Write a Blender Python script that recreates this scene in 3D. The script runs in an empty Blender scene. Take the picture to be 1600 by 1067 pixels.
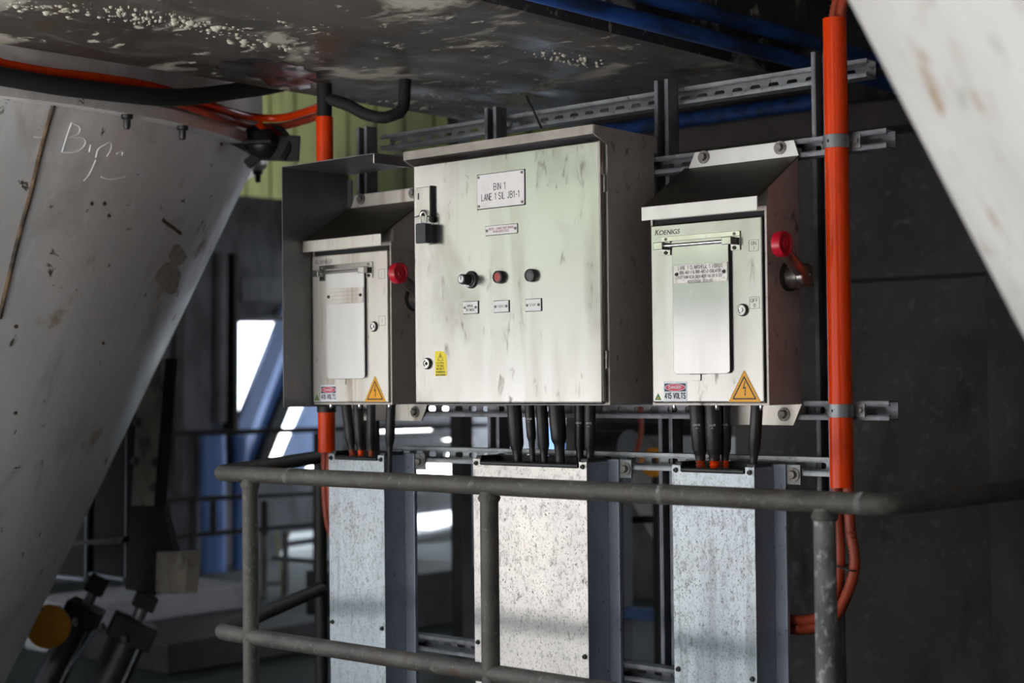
import bpy, bmesh, math, random
from mathutils import Vector, Matrix
from mathutils.geometry import tessellate_polygon

# ------------------------------------------------------------------ camera, world, sun, exposure
SC = bpy.context.scene
COL = SC.collection
random.seed(7)
F_PX, W_PX, H_PX = 2525.0, 1600.0, 1067.0
YAW, PITCH, ROLL = math.radians(42.0), math.radians(1.456), math.radians(-0.589)
CAM = Vector((2.895, -2.852, 1.25))
FWD = Vector((-math.sin(YAW) * math.cos(PITCH), math.cos(YAW) * math.cos(PITCH), math.sin(PITCH)))
_r = FWD.cross(Vector((0, 0, 1))).normalized()
_u = _r.cross(FWD)
RGT = _r * math.cos(ROLL) + _u * math.sin(ROLL)
UPV = -_r * math.sin(ROLL) + _u * math.cos(ROLL)
cd = bpy.data.cameras.new('camera')
cd.sensor_width = 36.0
cd.lens = F_PX / W_PX * 36.0
cd.clip_start, cd.clip_end = 0.05, 200
cd.dof.use_dof = True
cd.dof.focus_distance = 3.75
cd.dof.aperture_fstop = 2.8
co = bpy.data.objects.new('camera', cd)
COL.objects.link(co)
co.matrix_world = Matrix((
    (RGT.x, UPV.x, -FWD.x, CAM.x), (RGT.y, UPV.y, -FWD.y, CAM.y), (RGT.z, UPV.z, -FWD.z, CAM.z), (0, 0, 0, 1)))
SC.camera = co

wd = bpy.data.worlds.new('overcast_sky')
SC.world = wd
wd.use_nodes = True
bg = wd.node_tree.nodes['Background']
bg.inputs[0].default_value = (0.80, 0.90, 1.0, 1)
bg.inputs[1].default_value = 3.2

sd = bpy.data.lights.new('sun', 'SUN')
sd.energy = 12.0
sd.angle = math.radians(2.0)
sd.color = (1.0, 0.965, 0.92)
so = bpy.data.objects.new('sun', sd)
COL.objects.link(so)
so.rotation_euler = Vector((0.30, 0.35, -1.0)).to_track_quat('-Z', 'Y').to_euler()

SC.view_settings.view_transform = 'Standard'
SC.view_settings.look = 'None'
SC.view_settings.gamma = 1.0
SC.view_settings.use_curve_mapping = False
SC.view_settings.exposure = 1.12


# points on real planes, read through the lens (used to measure positions)
def ray(x, y):
    return RGT * ((x - W_PX / 2) / F_PX) - UPV * ((y - H_PX / 2) / F_PX) + FWD


def onY(x, y, v):
    d = ray(x, y); return CAM + d * ((v - CAM.y) / d.y)


def onX(x, y, v):
    d = ray(x, y); return CAM + d * ((v - CAM.x) / d.x)


def onZ(x, y, v):
    d = ray(x, y); return CAM + d * ((v - CAM.z) / d.z)


# ------------------------------------------------------------------ materials
MATS = {}


def mat(name, base, rough=0.5, metal=0.0, alt=None, altscale=(6, 6, 6), lo=0.45, hi=0.65, detail=6,
        layers=(), bump=0.0, bumpscale=60, coat=0.0, rough_alt=None, spec=0.5, metal_alt=None, aniso=0.0):
    """Principled material: base colour, one broad noise mix to alt, then layers of
    (colour, scale xyz, lo, hi, detail[, rough[, metal]]) each laid over by its own noise mask."""
    m = bpy.data.materials.new(name)
    m.use_nodes = True
    nt = m.node_tree
    N, L = nt.nodes, nt.links
    p = N['Principled BSDF']
    tc = N.new('ShaderNodeTexCoord')

    def noise(scale, det, dist=0.0, off=0.0):
        mp = N.new('ShaderNodeMapping')
        mp.inputs['Scale'].default_value = scale
        mp.inputs['Location'].default_value = (off, off * 1.7, off * 0.6)
        L.new(tc.outputs['Object'], mp.inputs[0])
        n = N.new('ShaderNodeTexNoise')
        n.inputs['Scale'].default_value = 1.0
        n.inputs['Detail'].default_value = det
        n.inputs['Roughness'].default_value = 0.62
        n.inputs['Distortion'].default_value = dist
        L.new(mp.outputs[0], n.inputs[0])
        return n.outputs['Fac']

    def ramp(src, a, b):
        r = N.new('ShaderNodeMapRange')
        r.inputs[1].default_value, r.inputs[2].default_value = a, b
        r.clamp = True
        L.new(src, r.inputs[0])
        return r.outputs[0]

    def mixc(fac, a, b):
        x = N.new('ShaderNodeMix'); x.data_type = 'RGBA'
        L.new(fac, x.inputs[0])
        (L.new(a, x.inputs[6]) if not isinstance(a, tuple) else setattr(x.inputs[6], 'default_value', a + (1,)))
        (L.new(b, x.inputs[7]) if not isinstance(b, tuple) else setattr(x.inputs[7], 'default_value', b + (1,)))
        return x.outputs[2]

    def mixf(fac, a, b):
        x = N.new('ShaderNodeMix'); x.data_type = 'FLOAT'
        L.new(fac, x.inputs[0])
        (L.new(a, x.inputs[2]) if not isinstance(a, (int, float)) else setattr(x.inputs[2], 'default_value', a))
        (L.new(b, x.inputs[3]) if not isinstance(b, (int, float)) else setattr(x.inputs[3], 'default_value', b))
        return x.outputs[0]

    col, rgh, met = tuple(base), rough, metal
    k = 0.0
    if alt:
        f = ramp(noise(altscale, detail, 0.3, 3.1), lo, hi)
        col = mixc(f, col, tuple(alt))
        if rough_alt is not None:
            rgh = mixf(f, rgh, rough_alt)
        if metal_alt is not None:
            met = mixf(f, met, metal_alt)
    for ly in layers:
        k += 11.3
        f = ramp(noise(ly[1], ly[4], 0.4, k), ly[2], ly[3])
        col = mixc(f, col, tuple(ly[0]))
        if len(ly) > 5 and ly[5] is not None:
            rgh = mixf(f, rgh, ly[5])
        if len(ly) > 6:
            met = mixf(f, met, ly[6])
    for v, s in ((col, 'Base Color'), (rgh, 'Roughness'), (met, 'Metallic')):
        if isinstance(v, tuple):
            p.inputs[s].default_value = v + (1,)
        elif isinstance(v, (int, float)):
            p.inputs[s].default_value = v
        else:
            L.new(v, p.inputs[s])
    p.inputs['Coat Weight'].default_value = coat
    p.inputs['Specular IOR Level'].default_value = spec
    p.inputs['Anisotropic'].default_value = aniso
    if bump:
        b = N.new('ShaderNodeBump')
        b.inputs['Strength'].default_value = min(1.0, bump)
        b.inputs['Distance'].default_value = 0.004
        bs = bumpscale if isinstance(bumpscale, tuple) else (bumpscale,) * 3
        L.new(noise(bs, 5, 0, 7.7), b.inputs['Height'])
        L.new(b.outputs[0], p.inputs['Normal'])
    MATS[name] = m
    return m


STEEL = mat('brushed_stainless', (0.64, 0.63, 0.61), 0.21, 1.0, alt=(0.56, 0.545, 0.52), altscale=(4, 4, 1.0), lo=0.35, hi=0.7, detail=2,
            layers=[((0.42, 0.40, 0.37), (14, 14, 1.6), 0.47, 0.82, 2),
                    ((0.33, 0.30, 0.275), (4, 4, 3), 0.54, 0.82, 4),
                    ((0.17, 0.15, 0.13), (46, 46, 16), 0.61, 0.78, 4)])
STEEL_DIRTY = mat('stained_stainless', (0.72, 0.685, 0.645), 0.40, 0.60, alt=(0.54, 0.50, 0.455), altscale=(12, 12, 1.5), lo=0.42, hi=0.75, detail=2,
                  layers=[((0.30, 0.21, 0.14), (26, 26, 1.4), 0.56, 0.80, 2),
                          ((0.16, 0.14, 0.12), (60, 60, 18), 0.63, 0.80, 3)])
STEEL_PALE = mat('dull_flap_steel', (0.80, 0.79, 0.78), 0.36, 0.50, alt=(0.70, 0.69, 0.68), altscale=(10, 10, 2), lo=0.4, hi=0.75, detail=2)
LIDLIP = mat('dusty_lid_edge', (0.40, 0.37, 0.34), 0.5, 0.6, alt=(0.30, 0.27, 0.25), altscale=(20, 20, 20), lo=0.4, hi=0.7)
STEEL_SIDE = mat('weathered_box_steel', (0.50, 0.455, 0.435), 0.5, 0.45, alt=(0.36, 0.32, 0.305), altscale=(5, 5, 3), lo=0.4, hi=0.7,
                 layers=[((0.10, 0.07, 0.06), (34, 34, 20), 0.60, 0.74, 7, 0.7, 0.2)], bump=0.06, bumpscale=120)
STEEL_CLEAN = mat('bright_stainless', (0.74, 0.73, 0.71), 0.11, 1.0, alt=(0.60, 0.58, 0.55), altscale=(9, 9, 3), lo=0.4, hi=0.7,
                  layers=[((0.22, 0.20, 0.18), (55, 55, 26), 0.66, 0.80, 6, 0.6, 0.4)], bump=0.03, bumpscale=(600, 8, 8))
GALV = mat('galvanised_sheet', (0.60, 0.65, 0.70), 0.44, 0.65, alt=(0.42, 0.46, 0.52), altscale=(7, 7, 1.2), lo=0.38, hi=0.68,
           layers=[((0.34, 0.35, 0.37), (40, 40, 1.6), 0.54, 0.78, 4, 0.6, 0.4),
                   ((0.33, 0.34, 0.36), (120, 120, 60), 0.52, 0.72, 6, 0.6, 0.3),
                   ((0.16, 0.16, 0.16), (340, 340, 190), 0.56, 0.72, 3, 0.7, 0.2)])
GALV_WARM = mat('galvanised_sheet_pale', (0.68, 0.645, 0.63), 0.40, 0.70, alt=(0.54, 0.52, 0.52), altscale=(4, 4, 2.5), lo=0.4, hi=0.7,
                layers=[((0.44, 0.42, 0.41), (90, 90, 60), 0.53, 0.72, 6, 0.6, 0.4),
                        ((0.18, 0.17, 0.165), (260, 260, 180), 0.57, 0.72, 3, 0.7, 0.2)])
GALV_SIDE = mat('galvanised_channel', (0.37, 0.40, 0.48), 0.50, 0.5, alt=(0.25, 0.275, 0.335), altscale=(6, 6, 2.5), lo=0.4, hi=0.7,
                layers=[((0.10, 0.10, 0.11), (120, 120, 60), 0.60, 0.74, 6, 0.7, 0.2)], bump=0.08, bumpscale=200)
STRUT = mat('galvanised_strut', (0.34, 0.36, 0.38), 0.45, 0.75, alt=(0.20, 0.20, 0.22), altscale=(12, 12, 12), lo=0.38, hi=0.66,
            layers=[((0.07, 0.07, 0.07), (60, 60, 60), 0.58, 0.72, 6, 0.7, 0.2)], bump=0.08, bumpscale=220)
STRUT_DARK = mat('grimy_strut', (0.28, 0.28, 0.32), 0.55, 0.5, alt=(0.12, 0.12, 0.135), altscale=(14, 14, 8), lo=0.38, hi=0.66,
                 layers=[((0.40, 0.41, 0.44), (120, 120, 60), 0.66, 0.78, 6, 0.6, 0.5)], bump=0.08, bumpscale=220)
BOLT = mat('bolt_steel', (0.30, 0.29, 0.28), 0.45, 0.8, alt=(0.12, 0.10, 0.09), altscale=(90, 90, 90), lo=0.4, hi=0.7)
BOLT_DARK = mat('blackened_bolt', (0.06, 0.06, 0.06), 0.45, 0.6)
ORANGE = mat('orange_conduit_plastic', (0.84, 0.058, 0.003), 0.22, 0.0, alt=(0.66, 0.040, 0.003), altscale=(12, 12, 3), lo=0.4, hi=0.8, coat=0.0, spec=0.4,
             layers=[((0.24, 0.04, 0.015), (90, 90, 30), 0.66, 0.80, 6, 0.5)])
HOSE = mat('orange_hose_plastic', (0.36, 0.050, 0.018), 0.5, 0.0, alt=(0.22, 0.030, 0.014), altscale=(14, 14, 14), lo=0.4, hi=0.7)
BLACK = mat('black_rubber', (0.016, 0.016, 0.018), 0.38, 0.0, alt=(0.03, 0.03, 0.03), altscale=(20, 20, 20))
BLACK_MATT = mat('matt_black', (0.010, 0.010, 0.011), 0.75, 0.0)
WHITE_PL = mat('white_engraved_plastic', (0.88, 0.86, 0.88), 0.45, 0.0, alt=(0.76, 0.74, 0.76), altscale=(25, 25, 25), lo=0.5, hi=0.8,
               layers=[((0.25, 0.22, 0.22), (160, 160, 160), 0.68, 0.78, 4)])
INK = mat('black_ink', (0.02, 0.02, 0.025), 0.5)
INK_GREY = mat('worn_grey_ink', (0.12, 0.12, 0.13), 0.5)
INK_FAINT = mat('faded_ink', (0.30, 0.28, 0.27), 0.5)
INK_RED = mat('faded_red_ink', (0.34, 0.06, 0.09), 0.5)
INK_NAVY = mat('navy_ink', (0.03, 0.035, 0.09), 0.45)
WHITE_ST = mat('white_sticker', (0.86, 0.87, 0.92), 0.4)
RED_ST = mat('red_sticker', (0.72, 0.03, 0.12), 0.4)
YELLOW = mat('yellow_sticker', (0.95, 0.76, 0.02), 0.4)
AMBER = mat('amber_sticker', (0.95, 0.42, 0.005), 0.4)
AMBER_DK = mat('amber_sticker_edge', (0.72, 0.36, 0.02), 0.45)
GREEN_ST = mat('green_sticker', (0.03, 0.22, 0.06), 0.4)
RED_KNOB = mat('red_knob_plastic', (0.62, 0.006, 0.028), 0.35, 0.0, alt=(0.42, 0.004, 0.02), altscale=(30, 30, 30), coat=0.2)
RED_BTN = mat('red_button_plastic', (0.42, 0.07, 0.06), 0.5)
GREY_BTN = mat('grey_button_plastic', (0.10, 0.10, 0.10), 0.5)
CHROME = mat('chromed_steel', (0.78, 0.78, 0.80), 0.15, 1.0)
LOCKBODY = mat('black_lock_body', (0.05, 0.052, 0.06), 0.32, 0.5)
RAIL = mat('grimy_rail_paint', (0.100, 0.091, 0.082), 0.58, 0.15, alt=(0.054, 0.049, 0.046), altscale=(9, 9, 9), lo=0.4, hi=0.68,
           layers=[((0.19, 0.18, 0.16), (60, 60, 60), 0.57, 0.72, 8), ((0.09, 0.05, 0.035), (14, 14, 14), 0.60, 0.74, 5)], bump=0.25, bumpscale=120)
RAIL_DK = mat('dark_rail_paint', (0.022, 0.020, 0.018), 0.6, 0.1, alt=(0.012, 0.011, 0.010), altscale=(9, 9, 9))  # darker rail colour for the return rails and end posts
POST = mat('worn_post_paint', (0.19, 0.187, 0.182), 0.65, 0.15, alt=(0.085, 0.082, 0.080), altscale=(12, 12, 7), lo=0.4, hi=0.62,
           layers=[((0.46, 0.46, 0.46), (50, 50, 34), 0.53, 0.66, 8)], bump=0.25, bumpscale=120)
CONC = mat('dark_stained_concrete', (0.15, 0.137, 0.132), 0.8, 0.0, alt=(0.065, 0.060, 0.060), altscale=(2.2, 2.2, 1.3), lo=0.35, hi=0.65,
           layers=[((0.024, 0.022, 0.022), (6, 6, 2), 0.54, 0.74, 7), ((0.20, 0.185, 0.178), (16, 16, 16), 0.56, 0.74, 8)], bump=0.3, bumpscale=35)
WALLC = mat('grainy_wall_concrete', (0.25, 0.23, 0.224), 0.85, 0.0, alt=(0.11, 0.10, 0.10), altscale=(2.2, 2.2, 1.3), lo=0.32, hi=0.68, detail=9,
            layers=[((0.05, 0.046, 0.045), (6, 6, 1.6), 0.56, 0.76, 8), ((0.30, 0.285, 0.28), (22, 22, 22), 0.57, 0.74, 8)], bump=0.3, bumpscale=35)
CONC_PINK = mat('grey_concrete_band', (0.15, 0.13, 0.125), 0.8, 0.0, alt=(0.085, 0.075, 0.073), altscale=(3, 3, 3), lo=0.35, hi=0.65,
                layers=[((0.16, 0.14, 0.135), (18, 18, 18), 0.64, 0.78, 8)], bump=0.25, bumpscale=35)
SOFFIT = mat('wet_soffit_concrete', (0.115, 0.104, 0.095), 0.65, 0.0, alt=(0.048, 0.042, 0.038), altscale=(2.2, 1.4, 2), lo=0.35, hi=0.60, rough_alt=0.28, spec=0.5,
             layers=[((0.15, 0.13, 0.11), (9, 4, 5), 0.52, 0.70, 8, 0.75),
                     ((0.09, 0.055, 0.03), (3, 5, 5), 0.58, 0.72, 8, 0.5),
                     ((0.50, 0.47, 0.41), (2.8, 4.2, 4), 0.545, 0.62, 12, 0.95),
                     ((0.62, 0.59, 0.51), (16, 20, 15), 0.61, 0.66, 9, 0.95)], bump=0.35, bumpscale=26)
WET = mat('wet_concrete_film', (0.040, 0.036, 0.034), 0.16, 0.0, alt=(0.05, 0.043, 0.038), altscale=(12, 6, 9), lo=0.4, hi=0.7, rough_alt=0.2, spec=1.0, bump=0.25, bumpscale=(14, 60, 14))
CRUST = mat('lime_crust', (0.60, 0.58, 0.50), 0.95, 0.0, alt=(0.38, 0.35, 0.28), altscale=(50, 50, 50), lo=0.4, hi=0.65, bump=0.6, bumpscale=150)
HOPPER = mat('dull_hopper_steel', (0.86, 0.85, 0.855), 0.34, 0.25, alt=(0.66, 0.65, 0.65), altscale=(1.3, 1.3, 0.8), lo=0.35, hi=0.65,
             layers=[((0.52, 0.49, 0.46), (5, 5, 2.0), 0.54, 0.74, 8, 0.55, 0.2),
                     ((0.90, 0.90, 0.91), (16, 16, 2.5), 0.58, 0.76, 8, 0.45, 0.5),
                     ((0.34, 0.22, 0.10), (4, 4, 3.5), 0.62, 0.74, 9, 0.8, 0.0),
                     ((0.07, 0.06, 0.05), (20, 20, 14), 0.655, 0.70, 5, 0.8, 0.0)], bump=0.06, bumpscale=14)
HOPPER_W = mat('white_hopper_steel', (0.80, 0.79, 0.78), 0.45, 0.0, alt=(0.66, 0.65, 0.64), altscale=(2.5, 2.5, 1.5), lo=0.4, hi=0.7,
               layers=[((0.40, 0.27, 0.15), (15, 15, 7), 0.60, 0.70, 4, 0.7), ((0.34, 0.33, 0.32), (24, 24, 9), 0.58, 0.76, 6, 0.6)], bump=0.08, bumpscale=14)
RUST = mat('rusty_weld', (0.22, 0.15, 0.09), 0.8, 0.2, alt=(0.06, 0.05, 0.045), altscale=(18, 18, 18), lo=0.4, hi=0.6, bump=0.4, bumpscale=80)
CHALK = mat('chalk', (0.95, 0.95, 0.96), 0.9)
STAIN = mat('brown_scrape', (0.09, 0.045, 0.03), 0.8)
MUDSTAIN = mat('mud_stain', (0.40, 0.35, 0.29), 0.8, alt=(0.52, 0.48, 0.43), altscale=(40, 40, 40))
GREEN_WALL = mat('mossy_concrete', (0.155, 0.170, 0.045), 0.85, 0.0, alt=(0.085, 0.10, 0.028), altscale=(1.2, 1.2, 0.6), lo=0.36, hi=0.64,
                 layers=[((0.04, 0.045, 0.018), (5, 5, 0.7), 0.52, 0.72, 7), ((0.22, 0.22, 0.09), (7, 7, 1.2), 0.58, 0.78, 7)], bump=0.2, bumpscale=20)
DARKSTEEL = mat('grimy_dark_steel', (0.030, 0.029, 0.030), 0.6, 0.3, alt=(0.016, 0.015, 0.015), altscale=(8, 8, 8),
                layers=[((0.09, 0.08, 0.07), (22, 22, 12), 0.64, 0.8, 6)])
GREYSTEEL = mat('dusty_grey_steel', (0.10, 0.10, 0.11), 0.6, 0.3, alt=(0.05, 0.05, 0.055), altscale=(6, 6, 3),
                layers=[((0.03, 0.03, 0.03), (9, 9, 3), 0.58, 0.76, 6)])
ANGLE = mat('beige_grimy_angle', (0.24, 0.21, 0.17), 0.7, 0.1, alt=(0.10, 0.085, 0.07), altscale=(9, 9, 5), lo=0.4, hi=0.65,
            layers=[((0.03, 0.025, 0.02), (12, 12, 9), 0.56, 0.72, 7)])
BLUE = mat('skylit_blue_steel', (0.065, 0.135, 0.33), 0.5, 0.1, alt=(0.04, 0.085, 0.22), altscale=(3, 3, 1.2))  # blue steel with the skylight's tint put into its colour
BLUE_PALE = mat('skylit_pale_blue_steel', (0.30, 0.40, 0.66), 0.5, 0.1, alt=(0.24, 0.33, 0.56), altscale=(3, 3, 1.2))  # paler steel blue, skylight tint painted in
BLUE_PIPE = mat('blue_pipe_paint', (0.030, 0.115, 0.46), 0.45, 0.0, alt=(0.020, 0.035, 0.09), altscale=(18, 6, 18), lo=0.42, hi=0.62, bump=0.3, bumpscale=70)
CONC_PALE = mat('pale_concrete', (0.32, 0.30, 0.32), 0.85, 0.0, alt=(0.20, 0.19, 0.20), altscale=(3, 3, 3),
                layers=[((0.10, 0.09, 0.09), (8, 8, 3), 0.62, 0.8, 7)], bump=0.2, bumpscale=30)
FLOORM = mat('green_grey_grating', (0.030, 0.037, 0.036), 0.7, 0.2, alt=(0.018, 0.022, 0.021), altscale=(3, 3, 3), bump=0.3, bumpscale=60)
YARD = mat('pale_yard_concrete', (0.66, 0.63, 0.60), 0.9, 0.0, alt=(0.56, 0.54, 0.51), altscale=(0.6, 0.6, 0.6))
RAMP = mat('grey_gravel_ramp', (0.077, 0.070, 0.069), 0.95, 0.0, alt=(0.067, 0.061, 0.060), altscale=(0.6, 0.6, 0.6))
SHRUB = mat('shrub_green', (0.052, 0.062, 0.050), 0.95, 0.0, alt=(0.042, 0.051, 0.041), altscale=(0.8, 0.8, 0.8))
TREES = mat('tree_green', (0.100, 0.118, 0.080), 0.95, 0.0, alt=(0.076, 0.092, 0.062), altscale=(0.8, 0.8, 0.8))
BANK = mat('dry_grass', (0.105, 0.112, 0.066), 0.95, 0.0, alt=(0.092, 0.098, 0.056), altscale=(0.8, 0.8, 0.8))
ANGLE_PALE = mat('pale_grimy_angle', (0.50, 0.45, 0.38), 0.7, 0.0, alt=(0.32, 0.28, 0.23), altscale=(9, 9, 5), lo=0.4, hi=0.65,
                 layers=[((0.05, 0.045, 0.04), (10, 10, 6), 0.55, 0.70, 7)])
YEL_DISC = mat('yellow_guard_paint', (0.72, 0.30, 0.01), 0.5, 0.0, alt=(0.50, 0.20, 0.012), altscale=(9, 9, 9))
CABLE_YEL = mat('yellow_green_cable', (0.35, 0.33, 0.03), 0.5)

# ------------------------------------------------------------------ mesh helpers
PW = {}


class MB:
    def __init__(self):
        self.v, self.f = [], []

    def add(self, vs, fs):
        n = len(self.v)
        self.v += [tuple(p) for p in vs]
        self.f += [tuple(i + n for i in q) for q in fs]
        return self

    def box(self, x0, x1, y0, y1, z0, z1):
        return self.add([(x0, y0, z0), (x1, y0, z0), (x1, y1, z0), (x0, y1, z0), (x0, y0, z1), (x1, y0, z1), (x1, y1, z1), (x0, y1, z1)],
                        [(0, 3, 2, 1), (4, 5, 6, 7), (0, 1, 5, 4), (1, 2, 6, 5), (2, 3, 7, 6), (3, 0, 4, 7)])

    def bar(self, a, b, w, h, up=Vector((0, 0, 1))):
        """square bar from a to b, w across, h along the up side"""
        a, b = Vector(a), Vector(b)
        d = (b - a).normalized()
        s = d.cross(up)
        if s.length < 1e-4:
            s = d.cross(Vector((0, 1, 0)))
        s.normalize()
        t = s.cross(d)
        vs = []
        for p in (a, b):
            for i, j in ((-1, -1), (1, -1), (1, 1), (-1, 1)):
                vs.append(p + s * (i * w / 2) + t * (j * h / 2))
        return self.add(vs, [(0, 1, 2, 3), (7, 6, 5, 4), (0, 4, 5, 1), (1, 5, 6, 2), (2, 6, 7, 3), (3, 7, 4, 0)])

    def prism(self, poly, d0, d1, m):
        """poly [(u,v)] extruded along w from d0 to d1; m(u,v,w)->xyz"""
        n = len(poly)
        vs = [m(u, v, d0) for u, v in poly] + [m(u, v, d1) for u, v in poly]
        fs = [tuple(range(n)), tuple(range(2 * n - 1, n - 1, -1))]
        fs += [(i, i + n, (i + 1) % n + n, (i + 1) % n) for i in range(n)]
        return self.add(vs, fs)

    def xz(self, poly, y0, y1):
        return self.prism(poly, y0, y1, lambda u, v, w: (u, w, v))

    def holed(self, outer, holes, y0, y1, m=lambda u, v, w: (u, w, v)):
        loops = [outer] + holes
        flat = [p for l in loops for p in l]
        tris = tessellate_polygon([[Vector((a, b, 0)) for a, b in l] for l in loops])
        n = len(flat)
        vs = [m(a, b, y0) for a, b in flat] + [m(a, b, y1) for a, b in flat]
        fs = [tuple(t) for t in tris] + [tuple(i + n for i in reversed(t)) for t in tris]
        k = 0
        for l in loops:
            c = len(l)
            fs += [(k + i, k + (i + 1) % c, k + (i + 1) % c + n, k + i + n) for i in range(c)]
            k += c
        return self.add(vs, fs)

    def tube(self, path, rad, seg=14, caps=True):
        path = [Vector(p) for p in path]
        n = len(path)
        rads = rad if isinstance(rad, (list, tuple)) else [rad] * n
        tang = [((path[i] - path[i - 1]).normalized() if i else (path[1] - path[0]).normalized()) for i in range(n)]
        nrm = tang[0].orthogonal().normalized()
        vs = []
        prev = tang[0]
        for i in range(n):
            tin = tang[i]
            tout = tang[i + 1] if i + 1 < n else tin
            t = (tin + tout).normalized()
            nrm = (nrm - t * nrm.dot(t)).normalized()
            bi = t.cross(nrm)
            c = max(0.35, tin.dot(t))
            ax = (tout - tin)
            for k in range(seg):
                a = 2 * math.pi * k / seg
                off = nrm * math.cos(a) + bi * math.sin(a)
                if ax.length > 1e-4:
                    e = ax.normalized()
                    off = off + e * (off.dot(e) * (1 / c - 1))
                vs.append(path[i] + off * rads[i])
        fs = []
        for i in range(n - 1):
            for k in range(seg):
                a, b = i * seg + k, i * seg + (k + 1) % seg
                fs.append((a, b, b + seg, a + seg))
        if caps:
            fs.append(tuple(reversed(range(seg))))
            fs.append(tuple(range((n - 1) * seg, n * seg)))
        return self.add(vs, fs)

    def lathe(self, prof, origin, axis, seg=24, cap=True):
        """prof [(r, h)] turned about axis through origin"""
        o, ax = Vector(origin), Vector(axis).normalized()
        e1 = ax.orthogonal().normalized()
        e2 = ax.cross(e1)
        vs = []
        for r, h in prof:
            for k in range(seg):
                a = 2 * math.pi * k / seg
                vs.append(o + ax * h + (e1 * math.cos(a) + e2 * math.sin(a)) * r)
        fs = []
        for i in range(len(prof) - 1):
            for k in range(seg):
                a, b = i * seg + k, i * seg + (k + 1) % seg
                fs.append((a, b, b + seg, a + seg))
        if cap and prof[0][0] > 1e-6:
            fs.append(tuple(reversed(range(seg))))
        if cap and prof[-1][0] > 1e-6:
            fs.append(tuple(range((len(prof) - 1) * seg, len(prof) * seg)))
        return self.add(vs, fs)

    def mesh(self, name, smooth=False):
        me = bpy.data.meshes.new(name)
        me.from_pydata(self.v, [], self.f)
        bm = bmesh.new(); bm.from_mesh(me)
        bmesh.ops.remove_doubles(bm, verts=bm.verts, dist=1e-6)
        bmesh.ops.recalc_face_normals(bm, faces=bm.faces)
        bm.to_mesh(me); bm.free()
        if smooth:
            me.polygons.foreach_set('use_smooth', [True] * len(me.polygons))
            me.set_sharp_from_angle(angle=math.radians(smooth if smooth is not True else 40))
        me.update()
        return me

    def build(self, name, m, parent=None, smooth=False, bevel=0.0, seg=2):
        o = put(name, self.mesh(name, smooth), m, parent)
        if bevel:
            md = o.modifiers.new('edge', 'BEVEL')
            md.width, md.segments, md.limit_method, md.angle_limit = bevel, seg, 'ANGLE', math.radians(50)
        return o


def put(name, me, m=None, parent=None, loc=None, rot=None):
    o = bpy.data.objects.new(name, me)
    COL.objects.link(o)
    mw = Matrix.Identity(4)
    if rot is not None:
        mw = Matrix(rot).to_4x4() if not isinstance(rot, Matrix) else rot.to_4x4()
    if loc is not None:
        mw = Matrix.Translation(Vector(loc)) @ mw
    if m is not None and (len(me.materials) == 0):
        me.materials.append(m)
    if parent is not None:
        o.parent = parent
        o.matrix_parent_inverse = PW[parent.name].inverted()
    o.matrix_basis = mw
    PW[o.name] = mw
    return o


def tag(o, label, cat, group=None, kind=None):
    if label: o['label'] = label
    if cat: o['category'] = cat
    if group: o['group'] = group
    if kind: o['kind'] = kind
    return o


def thing(name, loc, label, cat, group=None):
    o = bpy.data.objects.new(name, None)
    COL.objects.link(o)
    o.location = loc
    o.empty_display_size = 0.05
    PW[o.name] = Matrix.Translation(Vector(loc))
    return tag(o, label, cat, group)


def struct(o, label=None, cat=None):
    return tag(o, label, cat, kind='structure')


def spline(pts, step=0.01):
    """Catmull-Rom resampled at an even step"""
    P = [Vector(p) for p in pts]
    P = [P[0] * 2 - P[1]] + P + [P[-1] * 2 - P[-2]]
    out = []
    for i in range(1, len(P) - 2):
        a, b, c, d = P[i - 1], P[i], P[i + 1], P[i + 2]
        n = max(2, int((c - b).length / (step / 4)))
        for k in range(n):
            t = k / n
            out.append(0.5 * ((2 * b) + (c - a) * t + (2 * a - 5 * b + 4 * c - d) * t * t + (3 * b - a - 3 * c + d) * t ** 3))
    out.append(P[-2])
    res, acc = [out[0]], 0.0
    for i in range(1, len(out)):
        acc += (out[i] - out[i - 1]).length
        if acc >= step:
            res.append(out[i]); acc = 0.0
    return res


def corrugated(name, pts, r, m, parent=None, pitch=0.0085, seg=12):
    path = spline(pts, pitch / 2)
    return MB().tube(path, [r if i % 2 else r * 0.80 for i in range(len(path))], seg).build(name, m, parent, smooth=60)


def hose(name, pts, r, m, parent=None, step=0.02, seg=12):
    return MB().tube(spline(pts, step), r, seg).build(name, m, parent, smooth=60)


FRONT = Matrix.Rotation(math.pi / 2, 3, 'X')      # text lying in XZ, read from -Y


def text(s, size, m, parent, x, y, z, name='lettering', align='CENTER', shear=0.0, xs=1.0, width=None, rot=None, thick=0.0001, space=1.0):
    c = bpy.data.curves.new(name, 'FONT')
    c.body = s
    c.size = size
    c.shear = shear
    c.align_x = align
    c.align_y = 'BOTTOM_BASELINE'
    c.extrude = thick
    c.space_line = space
    o = bpy.data.objects.new(name, c)
    COL.objects.link(o)
    dg = bpy.context.evaluated_depsgraph_get()
    me = bpy.data.meshes.new_from_object(o.evaluated_get(dg))
    bpy.data.objects.remove(o)
    if width:
        w = max(v.co.x for v in me.vertices) - min(v.co.x for v in me.vertices)
        xs = width / max(w, 1e-6)
    for v in me.vertices:
        v.co.x *= xs
    me.materials.clear()
    return put(name, me, m, parent, (x, y, z), rot if rot is not None else FRONT)


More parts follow.
